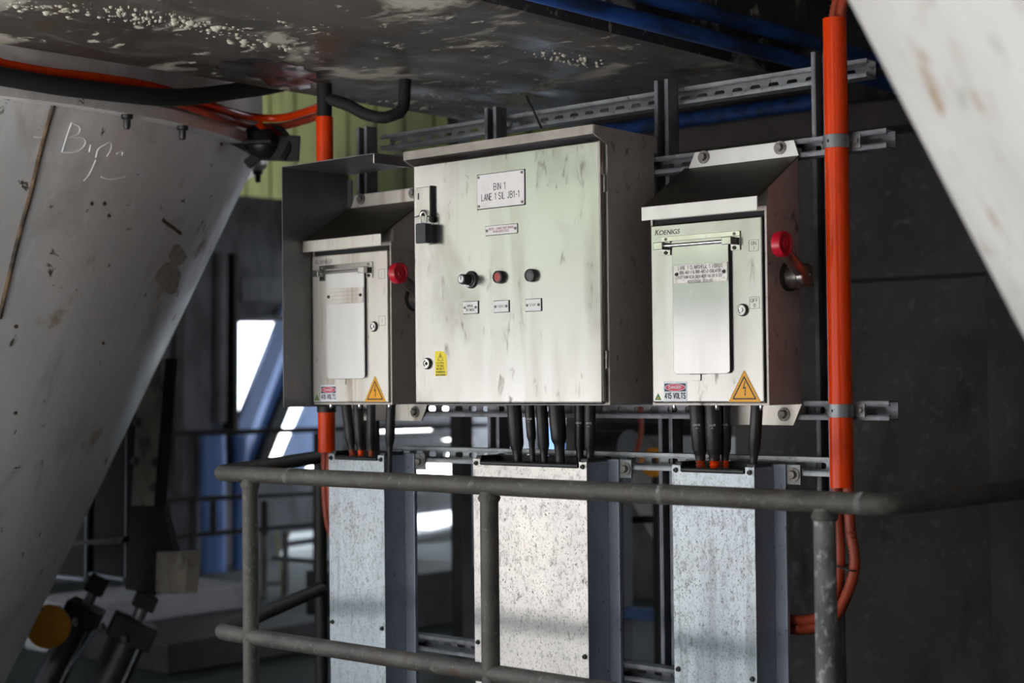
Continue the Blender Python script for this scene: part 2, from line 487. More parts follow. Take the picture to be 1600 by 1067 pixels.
# engraver's single-line letters on a 4 x 6 grid
GL = {
 'A': [[(0, 0), (2, 6), (4, 0)], [(.7, 2), (3.3, 2)]], 'B': [[(0, 0), (0, 6), (2.6, 6), (3.6, 5.4), (3.6, 3.8), (2.6, 3.2), (0, 3.2)], [(2.6, 3.2), (3.9, 2.5), (3.9, .8), (2.8, 0), (0, 0)]],
 'C': [[(4, 1.2), (3, .1), (1.3, 0), (.2, 1.2), (0, 3), (.2, 4.8), (1.3, 6), (3, 5.9), (4, 4.8)]], 'D': [[(0, 0), (0, 6), (2, 6), (3.6, 5), (4, 3), (3.6, 1), (2, 0), (0, 0)]],
 'E': [[(3.6, 0), (0, 0), (0, 6), (3.6, 6)], [(0, 3.1), (3, 3.1)]], 'F': [[(0, 0), (0, 6), (3.6, 6)], [(0, 3.1), (3, 3.1)]],
 'G': [[(4, 4.8), (3, 5.9), (1.3, 6), (.2, 4.8), (0, 3), (.2, 1.2), (1.3, 0), (3, .1), (4, 1), (4, 2.8), (2.3, 2.8)]], 'H': [[(0, 0), (0, 6)], [(4, 0), (4, 6)], [(0, 3.1), (4, 3.1)]],
 'I': [[(2, 0), (2, 6)]], 'J': [[(3, 6), (3, 1.2), (2.2, .1), (1, .1), (.3, 1.2)]], 'K': [[(0, 0), (0, 6)], [(3.8, 6), (0, 2.4)], [(1.4, 3.6), (4, 0)]], 'L': [[(0, 6), (0, 0), (3.4, 0)]],
 'M': [[(0, 0), (0, 6), (2, 1.5), (4, 6), (4, 0)]], 'N': [[(0, 0), (0, 6), (4, 0), (4, 6)]], 'O': [[(2, 0), (.6, .8), (0, 3), (.6, 5.2), (2, 6), (3.4, 5.2), (4, 3), (3.4, .8), (2, 0)]],
 'P': [[(0, 0), (0, 6), (2.8, 6), (3.9, 5.3), (3.9, 3.6), (2.8, 2.9), (0, 2.9)]], 'Q': [[(2, 0), (.6, .8), (0, 3), (.6, 5.2), (2, 6), (3.4, 5.2), (4, 3), (3.4, .8), (2, 0)], [(2.6, 1.6), (4, -.3)]],
 'R': [[(0, 0), (0, 6), (2.8, 6), (3.8, 5.3), (3.8, 3.8), (2.8, 3.1), (0, 3.1)], [(2.2, 3.1), (4, 0)]], 'S': [[(.1, 1), (1.2, 0), (3, 0), (4, 1), (3.6, 2.5), (.5, 3.6), (.2, 5), (1.2, 6), (2.9, 6), (3.8, 5.1)]],
 'T': [[(2, 0), (2, 6)], [(0, 6), (4, 6)]], 'U': [[(0, 6), (0, 1.4), (1, 0), (3, 0), (4, 1.4), (4, 6)]], 'V': [[(0, 6), (2, 0), (4, 6)]], 'W': [[(-.3, 6), (.8, 0), (2, 5), (3.2, 0), (4.3, 6)]],
 'X': [[(0, 0), (4, 6)], [(0, 6), (4, 0)]], 'Y': [[(0, 6), (2, 3), (4, 6)], [(2, 3), (2, 0)]], 'Z': [[(0, 6), (4, 6), (0, 0), (4, 0)]],
 '0': [[(2, 0), (.7, .8), (.3, 3), (.7, 5.2), (2, 6), (3.3, 5.2), (3.7, 3), (3.3, .8), (2, 0)]], '1': [[(.8, 4.6), (2.2, 6), (2.2, 0)]], '2': [[(.3, 4.8), (1.2, 6), (2.8, 6), (3.7, 5), (3.4, 3.6), (.2, 0), (3.8, 0)]],
 '3': [[(.3, 5.2), (1.4, 6), (2.8, 6), (3.6, 5), (3, 3.4), (1.7, 3.2), (3, 3), (3.8, 1.7), (3, .2), (1.4, 0), (.2, .9)]], '4': [[(3, 0), (3, 6), (0, 1.7), (4, 1.7)]], '5': [[(3.5, 6), (.8, 6), (.4, 3.2), (2, 3.8), (3.6, 3), (3.7, 1.2), (2.5, 0), (1, 0), (.1, 1)]],
 '6': [[(3.5, 5.2), (2.4, 6), (1, 5.4), (.3, 3), (.5, 1), (1.8, 0), (3.3, .6), (3.7, 2), (3, 3.4), (1.5, 3.5), (.4, 2.4)]], '8': [[(2, 3.2), (.6, 4), (.7, 5.4), (2, 6), (3.3, 5.4), (3.4, 4), (2, 3.2), (.3, 2), (.5, .6), (2, 0), (3.5, .6), (3.7, 2), (2, 3.2)]],
 '&': [[(4, 0), (.9, 4.6), (1.3, 5.8), (2.4, 5.8), (2.6, 4.6), (.5, 2.6), (.2, 1), (1.4, 0), (2.8, .5), (3.9, 2.4)]], '-': [[(.8, 2.6), (3.2, 2.6)]], '/': [[(0, -.3), (3.4, 6.3)]],
}


def engrave(s, cap, m, parent, x, y, z, width=None, weight=0.13, name='lettering'):
    """single-line capitals, cap height cap, centred on x, baseline z, facing -Y"""
    k = cap / 6.0
    adv = {'I': 2.6, ' ': 3.6, '-': 4.6, '1': 4.4}
    cur, strokes = 0.0, []
    for ch in s:
        o = -1.0 if ch == 'I' else 0.0
        for st in GL.get(ch, []):
            strokes.append([(a + cur + o, b) for a, b in st])
        cur += adv.get(ch, 5.5)
    cur -= 1.5
    xs = (width / (cur * k)) if width else 1.0
    hw = cap * weight / 2
    b = MB()
    for st in strokes:
        P = [Vector((x + (a - cur / 2) * k * xs, z + c * k)) for a, c in st]
        for p, q in zip(P[:-1], P[1:]):
            d = (q - p).normalized() * hw
            nn = Vector((-d.y, d.x))
            c4 = (p - d * .6 + nn, q + d * .6 + nn, q + d * .6 - nn, p - d * .6 - nn)
            b.add([(c.x, y, c.y) for c in c4], [(0, 1, 2, 3)])
    me = bpy.data.meshes.new(name)
    me.from_pydata(b.v, [], b.f)
    return put(name, me, m, parent)


def rect(x0, x1, z0, z1):
    return [(x0, z0), (x1, z0), (x1, z1), (x0, z1)]


def rrect(x0, x1, z0, z1, r, n=4, corners=(1, 1, 1, 1)):
    out = []
    for (cx, cz, a0), k in zip(((x0 + r, z0 + r, 180), (x1 - r, z0 + r, 270), (x1 - r, z1 - r, 0), (x0 + r, z1 - r, 90)), corners):
        if k:
            for i in range(n + 1):
                a = math.radians(a0 + 90 * i / n)
                out.append((cx + r * math.cos(a), cz + r * math.sin(a)))
        else:
            out.append({180: (x0, z0), 270: (x1, z0), 0: (x1, z1), 90: (x0, z1)}[a0])
    return out


# shared small meshes (axis towards -Y, seated at origin)
def _screw(r, h):
    return MB().lathe([(r * 1.25, 0.0), (r * 1.25, h * 0.25), (r, h * 0.3), (r * 0.9, h), (r * 0.45, h), (r * 0.42, h * 0.6), (0, h * 0.6)], (0, 0, 0), (0, -1, 0), 14).mesh('screw', 30)


def _bolt(r, h):
    b = MB().lathe([(r * 1.7, 0), (r * 1.7, h * 0.25), (r * 1.2, h * 0.25)], (0, 0, 0), (0, -1, 0), 20)
    b.lathe([(r * 1.05, h * 0.25), (r * 1.05, h * 0.9), (r * 0.9, h), (0, h)], (0, 0, 0), (0, -1, 0), 6)
    return b.mesh('bolt', 30)


SCREW = _screw(0.005, 0.006); SCREW.materials.append(BOLT_DARK)
SCREW_S = _screw(0.0028, 0.003); SCREW_S.materials.append(BOLT)
SCREW_D = _screw(0.0036, 0.004); SCREW_D.materials.append(BOLT_DARK)
BOLTM = _bolt(0.009, 0.012); BOLTM.materials.append(BOLT)

# ------------------------------------------------------------------ the setting
YO = -3.6        # open front edge of the building
# floor, soffit beam, ceilings, walls
struct(MB().box(-9, 6, YO, 7, -0.12, 0).build('floor', FLOORM))
yard = struct(MB().box(-30, 30, -40, YO - .02, -0.3, -0.05).build('ground_yard', YARD))
yard2 = struct(MB().box(-40, -9.02, YO, 30, -0.3, -0.05).build('ground_apron', YARD))
# unseen slope added for its reflection in the doors: shrubs, dry grass, trees
for nm, m_, ya, za, yb, zb_ in (('ground_reflect_shrubs', SHRUB, -15.9, 2.05, -16.9, 3.35), ('ground_reflect_grass', BANK, -16.9, 3.35, -19.0, 4.45), ('ground_reflect_trees', TREES, -19.0, 4.3, -21.0, 9.5)):
    NX, NY = 60, 4
    vs, fs = [], []
    for j in range(NY + 1):
        for i in range(NX + 1):
            e = 0.0 if j in (0, NY) else .18
            vs.append((-40 + 66 * i / NX, ya + (yb - ya) * j / NY + random.uniform(-e, e), za + (zb_ - za) * j / NY + random.uniform(-e, e)))
    for j in range(NY):
        for i in range(NX):
            a = j * (NX + 1) + i
            fs.append((a, a + 1, a + NX + 2, a + NX + 1))
    struct(MB().add(vs, fs).build(nm, m_, smooth=True))
struct(MB().prism([(-7.5, -0.06), (-16.4, 2.25), (-16.4, -0.3), (-7.5, -0.3)], -40, 26, lambda u, v, w: (w, u, v)).build('ground_reflect_ramp', RAMP))  # unseen ramp added as the lower band of the door reflections

# deep concrete beam overhead, running away from the camera
BZ, BX0, BX1, BY1 = 2.10, -0.70, 0.458, 1.12
beam = MB()
gx, gy = 46, 150
vs, fs = [], []
import mathutils.noise as mn
for j in range(gy + 1):
    for i in range(gx + 1):
        x, y = BX0 + (BX1 - BX0) * i / gx, YO + (BY1 - YO) * j / gy
        d = 0.0
        if 0 < i < gx and j < gy:
            d = 0.010 * mn.noise(Vector((x * 3, y * 3, 0))) + 0.006 * max(0, mn.noise(Vector((x * 11, y * 7, 2))))
        vs.append((x, y, BZ + d))
for j in range(gy):
    for i in range(gx):
        a = j * (gx + 1) + i
        fs.append((a, a + gx + 1, a + gx + 2, a + 1))
n0 = len(vs)
vs += [(BX0, YO, 2.9), (BX1, YO, 2.9), (BX1, BY1, 2.9), (BX0, BY1, 2.9)]
c00, c10, c11, c01 = 0, gx, gy * (gx + 1) + gx, gy * (gx + 1)
fs += [(n0, n0 + 1, n0 + 2, n0 + 3), tuple([n0] + [j * (gx + 1) for j in range(gy + 1)] + [n0 + 3]),
       tuple([n0 + 2] + [j * (gx + 1) + gx for j in range(gy, -1, -1)] + [n0 + 1]),
       tuple([n0 + 1] + list(range(gx, -1, -1)) + [n0]), tuple([n0 + 3] + [c01 + i for i in range(gx + 1)] + [n0 + 2])]
soffit = struct(beam.add(vs, fs).build('ceiling_beam', SOFFIT, smooth=35))
# wet film where water seeps through the soffit
def bz(x, y):
    return BZ + 0.010 * mn.noise(Vector((x * 3, y * 3, 0))) + 0.006 * max(0, mn.noise(Vector((x * 11, y * 7, 2))))


def wet(pxs, n=9):
    rim = [onZ(a, b, BZ) for a, b in pxs]
    cen = sum(rim, Vector()) / len(rim)
    ring = spline(rim + [rim[0]], .03)
    b = MB(); N_ = len(ring); vs = []
    for k in range(n + 1):
        for q in ring:
            w_ = 1 + (.55 * mn.noise(q * 22) * (k / n) ** 2)
            p = cen.lerp(q, k / n * w_)
            p.x = min(max(p.x, BX0 + .004), BX1 - .004)
            vs.append((p.x, p.y, bz(p.x, p.y) - .0016))
    b.add(vs, [(k * N_ + i, k * N_ + (i + 1) % N_, (k + 1) * N_ + (i + 1) % N_, (k + 1) * N_ + i) for k in range(n) for i in range(N_)])
    return b.build('wet_film', WET, soffit, smooth=60)


wet([(345, 106), (380, 92), (425, 90), (465, 104), (492, 122), (486, 140), (448, 134), (390, 122)])
# lumps of lime crust hanging from the soffit
for k, (px, py, n, s) in enumerate([(405, 70, 26, .030), (330, 45, 20, .020), (60, 18, 28, .022), (240, 30, 18, .016), (690, 150, 26, .022),
                                    (760, 140, 18, .018), (590, 66, 16, .014), (640, 165, 16, .018), (900, 96, 20, .018), (470, 40, 16, .016), (140, 22, 18, .018)]):
    cc = onZ(px, py, BZ)
    b = MB()
    for q in range(n * 4):
        a, rr = random.uniform(0, 6.28), random.random() ** 0.5
        c = cc + Vector((math.cos(a) * rr * 0.06, math.sin(a) * rr * 0.20, 0.003))
        r = s * random.uniform(0.12, 0.6) ** 1.3 * (1.15 - rr)
        b.lathe([(r * 1.4, 0.006), (r * 1.2, -r * 0.25), (r * 0.6, -r * random.uniform(.5, .9)), (0, -r * random.uniform(.8, 1.1))], c, (0.1, 0.1, 1), 7)
    o = b.build('lime_crust', CRUST, soffit, smooth=60)
    o['kind'] = 'stuff'
# chamfered rough edge beside the beam, at the pipes
struct(MB().box(-0.70, 6, YO, 7, 2.9, 3.15).build('ceiling', CONC))
struct(MB().box(-9, -0.72, YO, 5.25, 3.7, 3.9).build('ceiling_sky_block', CONC))  # unseen roof, extended back to keep sky light off the mossy wall
struct(MB().box(-0.72, -0.45, YO, 7, 3.15, 3.9).build('ceiling_step', CONC))
wb = struct(MB().box(-0.39, 5.2, 2.0, 2.3, 0, 2.9).build('wall_back', CONC))
struct(MB().box(-1.05, -0.39, 2.0, 2.3, 1.78, 2.9).build('wall_back_lintel', CONC))
# form-work courses of the back wall: panels with recessed joints
for (x0, x1, z0, z1) in ((-0.385, 0.66, 0.0, 1.575), (-0.385, 0.66, 1.587, 2.06), (0.672, 2.4, 0.0, 1.575), (0.672, 2.4, 1.587, 2.06)):
    MB().box(x0, x1, 1.975, 2.0, z0, z1).build('panel', WALLC, wb, bevel=0.004)
struct(MB().box(-1.05, 5.2, 1.86, 2.3, 2.07, 2.16).build('trim_1', CONC_PINK, bevel=0.01))
struct(MB().box(0.66, 0.95, 1.80, 1.975, 0, 2.07).build('wall_pilaster', WALLC, bevel=0.01))
struct(MB().box(-5.4, 6, 7.0, 7.2, 0, 3.9).build('wall_rear', CONC))
struct(MB().box(5.0, 5.2, YO, 2.0, 0, 2.9).build('wall_right_light_block', CONC))  # unseen wall added to block light from the right-hand box sides
struct(MB().box(1.8, 5.2, YO - .2, YO, 0, 2.9).build('wall_front_light_block', CONC))  # unseen wall added to narrow the opening and darken the box sides

# ------------------------------------------------------------------ strut channels
def strut(axis, a, b, u0, y0, m, label, group, slots=True, pitch=0.05, off=0.02):
    """41 mm slotted channel, open side towards -Y; axis 'X' (u = z) or 'Z' (u = x)"""
    U, T, LIP = 0.041, 0.0025, 0.0095
    mp = (lambda s, u, w: (s, w, u)) if axis == 'X' else (lambda s, u, w: (u, w, s))
    mid = ((a + b) / 2, y0 + 0.02, u0 + 0.02) if axis == 'X' else (u0 + 0.02, y0 + 0.02, a)
    t = thing('strut_channel', mid, label, 'strut channel', group)

    def bx(M, s0, s1, ua, ub, w0, w1):
        M.prism([(s0, ua), (s1, ua), (s1, ub), (s0, ub)], w0, w1, mp)
    for (ua, ub, l0, l1, nm) in ((u0, u0 + T, u0 + T, u0 + LIP, 'flange'), (u0 + U - T, u0 + U, u0 + U - LIP, u0 + U - T, 'flange')):
        M = MB()
        bx(M, a, b, ua, ub, y0, y0 + U)
        bx(M, a, b, l0, l1, y0, y0 + T)
        e = l1 if l0 < u0 + U / 2 else l0
        bx(M, a, b, e - T / 2, e + T / 2, y0, y0 + 0.007)
        M.build(nm, m, t)
    M = MB()
    w0, w1 = y0 + U - T, y0 + U
    if not slots:
        bx(M, a, b, u0, u0 + U, w0, w1)
    else:
        s_lo, s_hi, hl = u0 + 0.0135, u0 + 0.0275, 0.014
        bx(M, a, b, u0, s_lo, w0, w1); bx(M, a, b, s_hi, u0 + U, w0, w1)
        cs = []
        s = a + off
        while s + hl < b - 0.004:
            if s - hl > a + 0.004: cs.append(s)
            s += pitch
        edges = [a] + cs + [b]
        for i in range(len(edges) - 1):
            L0 = edges[i] + (hl if i > 0 else 0)
            R0 = edges[i + 1] - (hl if i < len(edges) - 2 else 0)
            if R0 - L0 < 0.002: continue
            poly = []
            r = 0.005
            rp = [(R0 + r, s_lo), (R0 + .0015, s_lo + .0015), (R0, s_lo + r), (R0, s_hi - r), (R0 + .0015, s_hi - .0015), (R0 + r, s_hi)] if i < len(edges) - 2 else [(R0, s_lo), (R0, s_hi)]
            lp = [(L0 - r, s_hi), (L0 - .0015, s_hi - .0015), (L0, s_hi - r), (L0, s_lo + r), (L0 - .0015, s_lo + .0015), (L0 - r, s_lo)] if i > 0 else [(L0, s_hi), (L0, s_lo)]
            M.prism(rp + lp, w0, w1, mp)
    M.build('slotted_web', m, t)
    return t


G = 'slotted strut channels of the box support frame'
strut('X', -0.42, 1.124, 1.910, 0.282, STRUT, 'long galvanised slotted channel running level above the three boxes', G, off=0.03)
strut('X', -0.50, 1.214, 1.737, 0.200, STRUT_DARK, 'slotted channel behind the upper flanges of the two side boxes', G)
strut('X', -0.50, 1.210, 1.162, 0.200, STRUT_DARK, 'slotted channel running just under the bottoms of the boxes', G)
strut('X', -0.30, 1.10, 1.040, 0.200, STRUT, 'slotted channel level with the tops of the cable trunkings', G)
strut('X', -0.50, 1.10, 0.538, 0.200, STRUT_DARK, 'low slotted channel behind the trunkings near the lower rail', G)
strut('Z', 0.0, 1.975, -0.473, 0.241, STRUT_DARK, 'upright channel behind the folded sheet steel shield', G)
strut('Z', 0.0, 1.970, 0.021, 0.241, STRUT_DARK, 'upright channel behind the large junction box', G)
strut('Z', 0.0, 1.968, 0.576, 0.241, STRUT_DARK, 'upright channel between the large junction box and the lever-side isolator box', G)
strut('Z', 0.0, 1.974, 1.009, 0.241, STRUT_DARK, 'upright channel beside the tall orange conduit', G)

# ------------------------------------------------------------------ large junction box
jb = thing('junction_box', (0.30, 0.1, 1.2), 'large square stainless junction box with two engraved plates and a padlocked door', 'junction box')
MB().box(0.0, 0.606, 0.020, 0.198, 1.196, 1.792).build('body', STEEL_SIDE, jb, bevel=0.003)
MB().box(0.012, 0.594, 0.012, 0.020, 1.206, 1.786).build('door_gasket', BLACK_MATT, jb)
jdoor = MB().box(0.0, 0.603, -0.004, 0.013, 1.199, 1.800).build('door', STEEL, jb, bevel=0.006, seg=3)
# rain lid: sheet with down-turned front lip and side flaps
lid = MB()
lid.prism([(-0.030, 1.830), (0.205, 1.826), (0.205, 1.822), (-0.027, 1.826), (-0.027, 1.809), (-0.030, 1.809)], -0.004, 0.608, lambda u, v, w: (w, u, v))
lid.prism([(-0.030, 1.809), (-0.030, 1.829), (0.205, 1.825), (0.205, 1.788), (0.02, 1.788)], 0.606, 0.609, lambda u, v, w: (w, u, v))
lid.prism([(-0.030, 1.809), (-0.030, 1.829), (0.205, 1.825), (0.205, 1.788), (0.02, 1.788)], -0.006, -0.003, lambda u, v, w: (w, u, v))
lid.build('rain_lid', STEEL_SIDE, jb)
MB().box(-0.004, 0.607, -0.0315, -0.030, 1.809, 1.830).build('lid_lip', LIDLIP, jb)


def pxrect(p, y):
    q = [onY(a, b, y) for a, b in p]
    x0, x1 = (q[0].x + q[3].x) / 2, (q[1].x + q[2].x) / 2
    z1, z0 = (q[0].z + q[1].z) / 2, (q[2].z + q[3].z) / 2
    return x0, x1, z0, z1


YD = -0.004
# big name plate
x0, x1, z0, z1 = pxrect(((746.5, 274), (820, 265.4), (820, 319), (747, 327)), YD)
pl = MB().xz(rrect(x0, x1, z0, z1, 0.003), YD - 0.003, YD).build('name_plate', WHITE_PL, jdoor, bevel=0.0008)
MB().xz(rect(x0 - 0.0018, x1 + 0.0018, z0 - 0.0018, z1 + 0.0015), YD - 0.0012, YD).build('plate_sealant', BLACK_MATT, jdoor)
xc = (x0 + x1) / 2
engrave('BIN 1', 0.0155, INK, jdoor, xc - 0.002, YD - 0.0032, z1 - 0.0400, width=0.038, weight=.11)
engrave('LANE 1 SIL JB1-1', 0.0155, INK, jdoor, xc, YD - 0.0032, z1 - 0.0630, width=0.122, weight=.11)
for sx in (x0 + 0.006, x1 - 0.006):
    for sz in (z0 + 0.006, z1 - 0.006):
        put('screw', SCREW_S, None, jdoor, (sx, YD - 0.003, sz))
# small red-printed notice
x0, x1, z0, z1 = pxrect(((759.4, 354), (808.7, 349.6), (808.7, 363.3), (759.6, 368.3)), YD)
MB().xz(rect(x0, x1, z0, z1), YD - 0.0025, YD).build('notice_plate', WHITE_PL, jdoor, bevel=0.0006)
MB().xz(rect(x0 - 0.0012, x1 + 0.0012, z0 - 0.0012, z1 + 0.001), YD - 0.001, YD).build('plate_sealant', BLACK_MATT, jdoor)
engrave('NOTICE - CABINET MUST REMAIN', 0.0048, INK_RED, jdoor, (x0 + x1) / 2, YD - 0.0028, z1 - 0.0095, width=(x1 - x0) * 0.76)
engrave('IN UNLOCKED STATE', 0.0048, INK_RED, jdoor, (x0 + x1) / 2, YD - 0.0028, z0 + 0.0050, width=(x1 - x0) * 0.5)
for sx in (x0 + 0.005, x1 - 0.005):
    put('screw', SCREW_S, None, jdoor, (sx, YD - 0.0025, (z0 + z1) / 2))
# three small engraved labels
for (pp, lines, ink) in ((((724.7, 471.6), (747.4, 471), (747.4, 489.2), (724.7, 490)), ('MANUAL', 'KEY SWITCH'), INK_GREY),
                         (((772.5, 471), (795.4, 468.9), (795.4, 486.4), (772.7, 488.5)), ('VIBRO',), INK_FAINT),
                         (((821.6, 468), (845.9, 466.5), (845.9, 485), (822.2, 486.4)), ('START',), INK_FAINT)):
    x0, x1, z0, z1 = pxrect(pp, YD)
    MB().xz(rect(x0, x1, z0, z1), YD - 0.0028, YD).build('label_plate', WHITE_PL, jdoor, bevel=0.0006)
    MB().xz(rect(x0 - 0.001, x1 + 0.0018, z0 - 0.0012, z1 + 0.0012), YD - 0.0016, YD).build('plate_sealant', BLACK_MATT, jdoor)
    h = z1 - z0
    for i, s in enumerate(lines):
        zz = (z0 + z1) / 2 + (0.0015 if len(lines) == 2 and i == 0 else (-0.0085 if len(lines) == 2 else -0.0025))
        engrave(s, 0.0056, ink, jdoor, (x0 + x1) / 2, YD - 0.003, zz, width=(0.020 if i == 0 else 0.027), weight=.16)
    for sx in (x0 + 0.006, x1 - 0.006):
        put('screw', SCREW_S, None, jdoor, (sx, YD - 0.0028, (z0 + z1) / 2))
# key switch
c = onY(736.6, 437, YD)
ks = MB().lathe([(0.0215, 0), (0.0215, 0.003), (0.0195, 0.006), (0.0150, 0.007), (0.0145, 0.010), (0.0125, 0.011), (0.0125, 0.034), (0.0115, 0.036), (0, 0.036)], c, (0, -1, 0), 28).build('key_switch', BLACK, jdoor, smooth=35)
MB().lathe([(0.0086, 0.036), (0.0086, 0.0372), (0, 0.0372)], c, (0, -1, 0), 22).build('key_barrel', WHITE_ST, ks, smooth=30)
MB().box(c.x - 0.0012, c.x + 0.0012, c.y - 0.0378, c.y - 0.037, c.z - 0.001, c.z + 0.008).build('key_slot', BLACK_MATT, ks)
MB().bar((c.x - 0.012, c.y - 0.012, c.z - 0.0135), (c.x + 0.004, c.y - 0.012, c.z - 0.0165), 0.002, 0.003).build('index_mark', WHITE_ST, ks)
# push buttons
for (px, py, mm) in ((782.0, 433.0, RED_BTN), (832.0, 430.4, GREY_BTN)):
    c = onY(px, py, YD)
    pb = MB().lathe([(0.0158, 0), (0.0158, 0.004), (0.0148, 0.012), (0.0125, 0.0135), (0.0112, 0.0135), (0.0112, 0.010), (0, 0.010)], c, (0, -1, 0), 28).build('push_button', BOLT_DARK, jdoor, smooth=35)
    MB().lathe([(0.0150, 0.0121), (0.0127, 0.0138), (0.0112, 0.0138)], c, (0, -1, 0), 28, False).build('bezel', GREYSTEEL, pb, smooth=40)
    MB().lathe([(0.0108, 0.010), (0.0106, 0.0122), (0.0085, 0.0128), (0, 0.0124)], c, (0, -1, 0), 24).build('button_cap', mm, pb, smooth=40)
# quarter-turn lock
def quarter_lock(c, parent, r=0.0145):
    lk = MB().lathe([(r, 0), (r, 0.003), (r * .92, 0.006), (r * .80, 0.0065), (r * .62, 0.0065), (r * .60, 0.003), (0, 0.003)], c, (0, -1, 0), 26).build('cam_lock', BOLT_DARK, parent, smooth=35)
    MB().lathe([(r * .82, 0.0064), (r * .80, 0.0074), (r * .60, 0.0074), (r * .56, 0.0045), (r * .3, 0.0045)], c, (0, -1, 0), 24, False).build('lock_ring', STEEL_CLEAN, lk, smooth=40)
    q = r * 0.26
    MB().xz([(c.x - q, c.z), (c.x, c.z - q * 1.2), (c.x + q, c.z), (c.x, c.z + q * 1.2)], c.y - 0.0062, c.y - 0.004).build('lock_spindle', CHROME if r < .014 else BLACK_MATT, lk)
    return lk


quarter_lock(onY(668.0, 568, YD), jdoor)
# hasp
x0, x1, z0, z1 = pxrect(((650.5, 293.5), (671, 291), (671, 345), (650.5, 347)), YD - 0.012)
hs = MB().box(x0, x1, YD - 0.012, YD, z0, z1).build('hasp', STEEL_DIRTY, jdoor, bevel=0.0015)
MB().box(x1 - 0.0005, x1 + 0.004, YD - 0.010, YD, z0 - 0.004, z1 + 0.002).build('hasp_shade_side', BLACK_MATT, hs)  # matt black strip painting the shaded side of the hasp
MB().box(x0 + 0.006, x0 + 0.010, YD - 0.0125, YD - 0.012, z1 - 0.030, z1 - 0.014).build('hasp_slot', BLACK_MATT, hs)
hc = onY(658.6, 332, YD - 0.02)
MB().lathe([(0.007, -0.010), (0.007, 0.004), (0.0040, 0.004), (0.0040, -0.010)], (hc.x, YD - 0.014, hc.z), (0, -1, 0), 16).build('staple', BOLT_DARK, hs, smooth=40)
MB().tube([(x0, YD - 0.016, z0 + 0.012), ((x0 + x1) / 2, YD - 0.018, z0 + 0.016), (x1, YD - 0.014, z0 + 0.010)], 0.0016, 8).build('pull_wire', BOLT_DARK, hs, smooth=60)
MB().lathe([(0, 0.0), (0.005, 0.0), (0.006, 0.006), (0.004, 0.012), (0, 0.012)], (x1 + 0.003, YD - 0.01, z0 - 0.002), (0, 0, 1), 10).build('hasp_pin', BOLT_DARK, hs, smooth=50)
# electric warning sticker
x0, x1, z0, z1 = pxrect(((679.6, 548.6), (697.9, 549), (697.9, 587), (679.8, 588)), YD)
st = MB().xz([(x0, z0), (x1, z0), (x1, z1 - 0.012), (x1 - 0.010, z1), (x0, z1)], YD - 0.0006, YD).build('warning_sticker', YELLOW, jdoor)
xm = (x0 + x1) / 2 - 0.001


def ring_tri(xa, xb, za, zb, t):
    xm_ = (xa + xb) / 2
    k = t * 2.0
    return [(xa, za), (xb, za), (xm_, zb)], [(xa + t * 1.7, za + t), (xb - t * 1.7, za + t), (xm_, zb - k)]


o_, i_ = ring_tri(xm - 0.0105, xm + 0.0105, z1 - 0.023, z1 - 0.0035, 0.0011)
MB().holed(o_, [i_], YD - 0.0008, YD - 0.0006).build('sign_border', INK, st)
MB().xz([(xm - .001, z1 - .010), (xm + .0018, z1 - .010), (xm + .0008, z1 - .0135), (xm + .0022, z1 - .0135), (xm - .0008, z1 - .020), (xm, z1 - .0155), (xm - .0016, z1 - .0155)], YD - 0.0008, YD - 0.0006).build('bolt_symbol', INK, st)
for i, (s, w) in enumerate((('ELECTRICAL', .026), ('FAULT RELAY', .024), ('MUST MEET IT', .026), ('THE REQUIREMENTS FOR', .030), ('CIRCUIT PROTECTION', .031))):
    engrave(s, 0.0046 if i < 3 else 0.0038, INK, st, xm, YD - 0.0009, z1 - 0.0310 - 0.0073 * i, width=w)
# hinge pins on the far side
for zz in (1.30, 1.70):
    MB().tube([(0.6075, 0.008, zz - 0.02), (0.6075, 0.008, zz + 0.02)], 0.0035, 10).build('hinge', BOLT, jb, smooth=60)

# padlock, hanging on the hasp
hc.x = onY(648.9, 370, YD - 0.034).x + 0.017
pk = thing('padlock', (hc.x, YD - 0.022, hc.z - 0.078), 'black padlock with a steel shackle hanging from the junction box hasp', 'padlock')
R = Matrix.Rotation(math.radians(2), 3, 'Z')


def prot(p, c=Vector((hc.x, YD - 0.022, 0))):
    q = R @ (Vector(p) - Vector((c.x, c.y, 0)))
    return q + Vector((c.x, c.y, 0))


zb = hc.z - 0.078
bx_ = MB().box(hc.x - 0.017, hc.x + 0.017, YD - 0.034, YD - 0.010, zb, zb + 0.050)
bx_.v = [tuple(prot(p)) for p in bx_.v]
bx_.build('lock_body', LOCKBODY, pk, bevel=0.0025)
path = [(hc.x - 0.0095, YD - 0.022, zb + 0.045), (hc.x - 0.0095, YD - 0.022, zb + 0.066)]
path += [(hc.x + 0.0095 * math.cos(a), YD - 0.022, zb + 0.068 + 0.0105 * math.sin(a)) for a in [math.pi * (1 - i / 10) for i in range(11)]]
path += [(hc.x + 0.0095, YD - 0.022, zb + 0.066), (hc.x + 0.0095, YD - 0.022, zb + 0.045)]
MB().tube([prot(p) for p in path], 0.0028, 10).build('shackle', CHROME, pk, smooth=60)
pb_ = MB().box(hc.x - 0.010, hc.x + 0.006, YD - 0.0345, YD - 0.034, zb + 0.018, zb + 0.020)
pb_.v = [tuple(prot(p)) for p in pb_.v]
pb_.build('stamp', GREYSTEEL, pk)

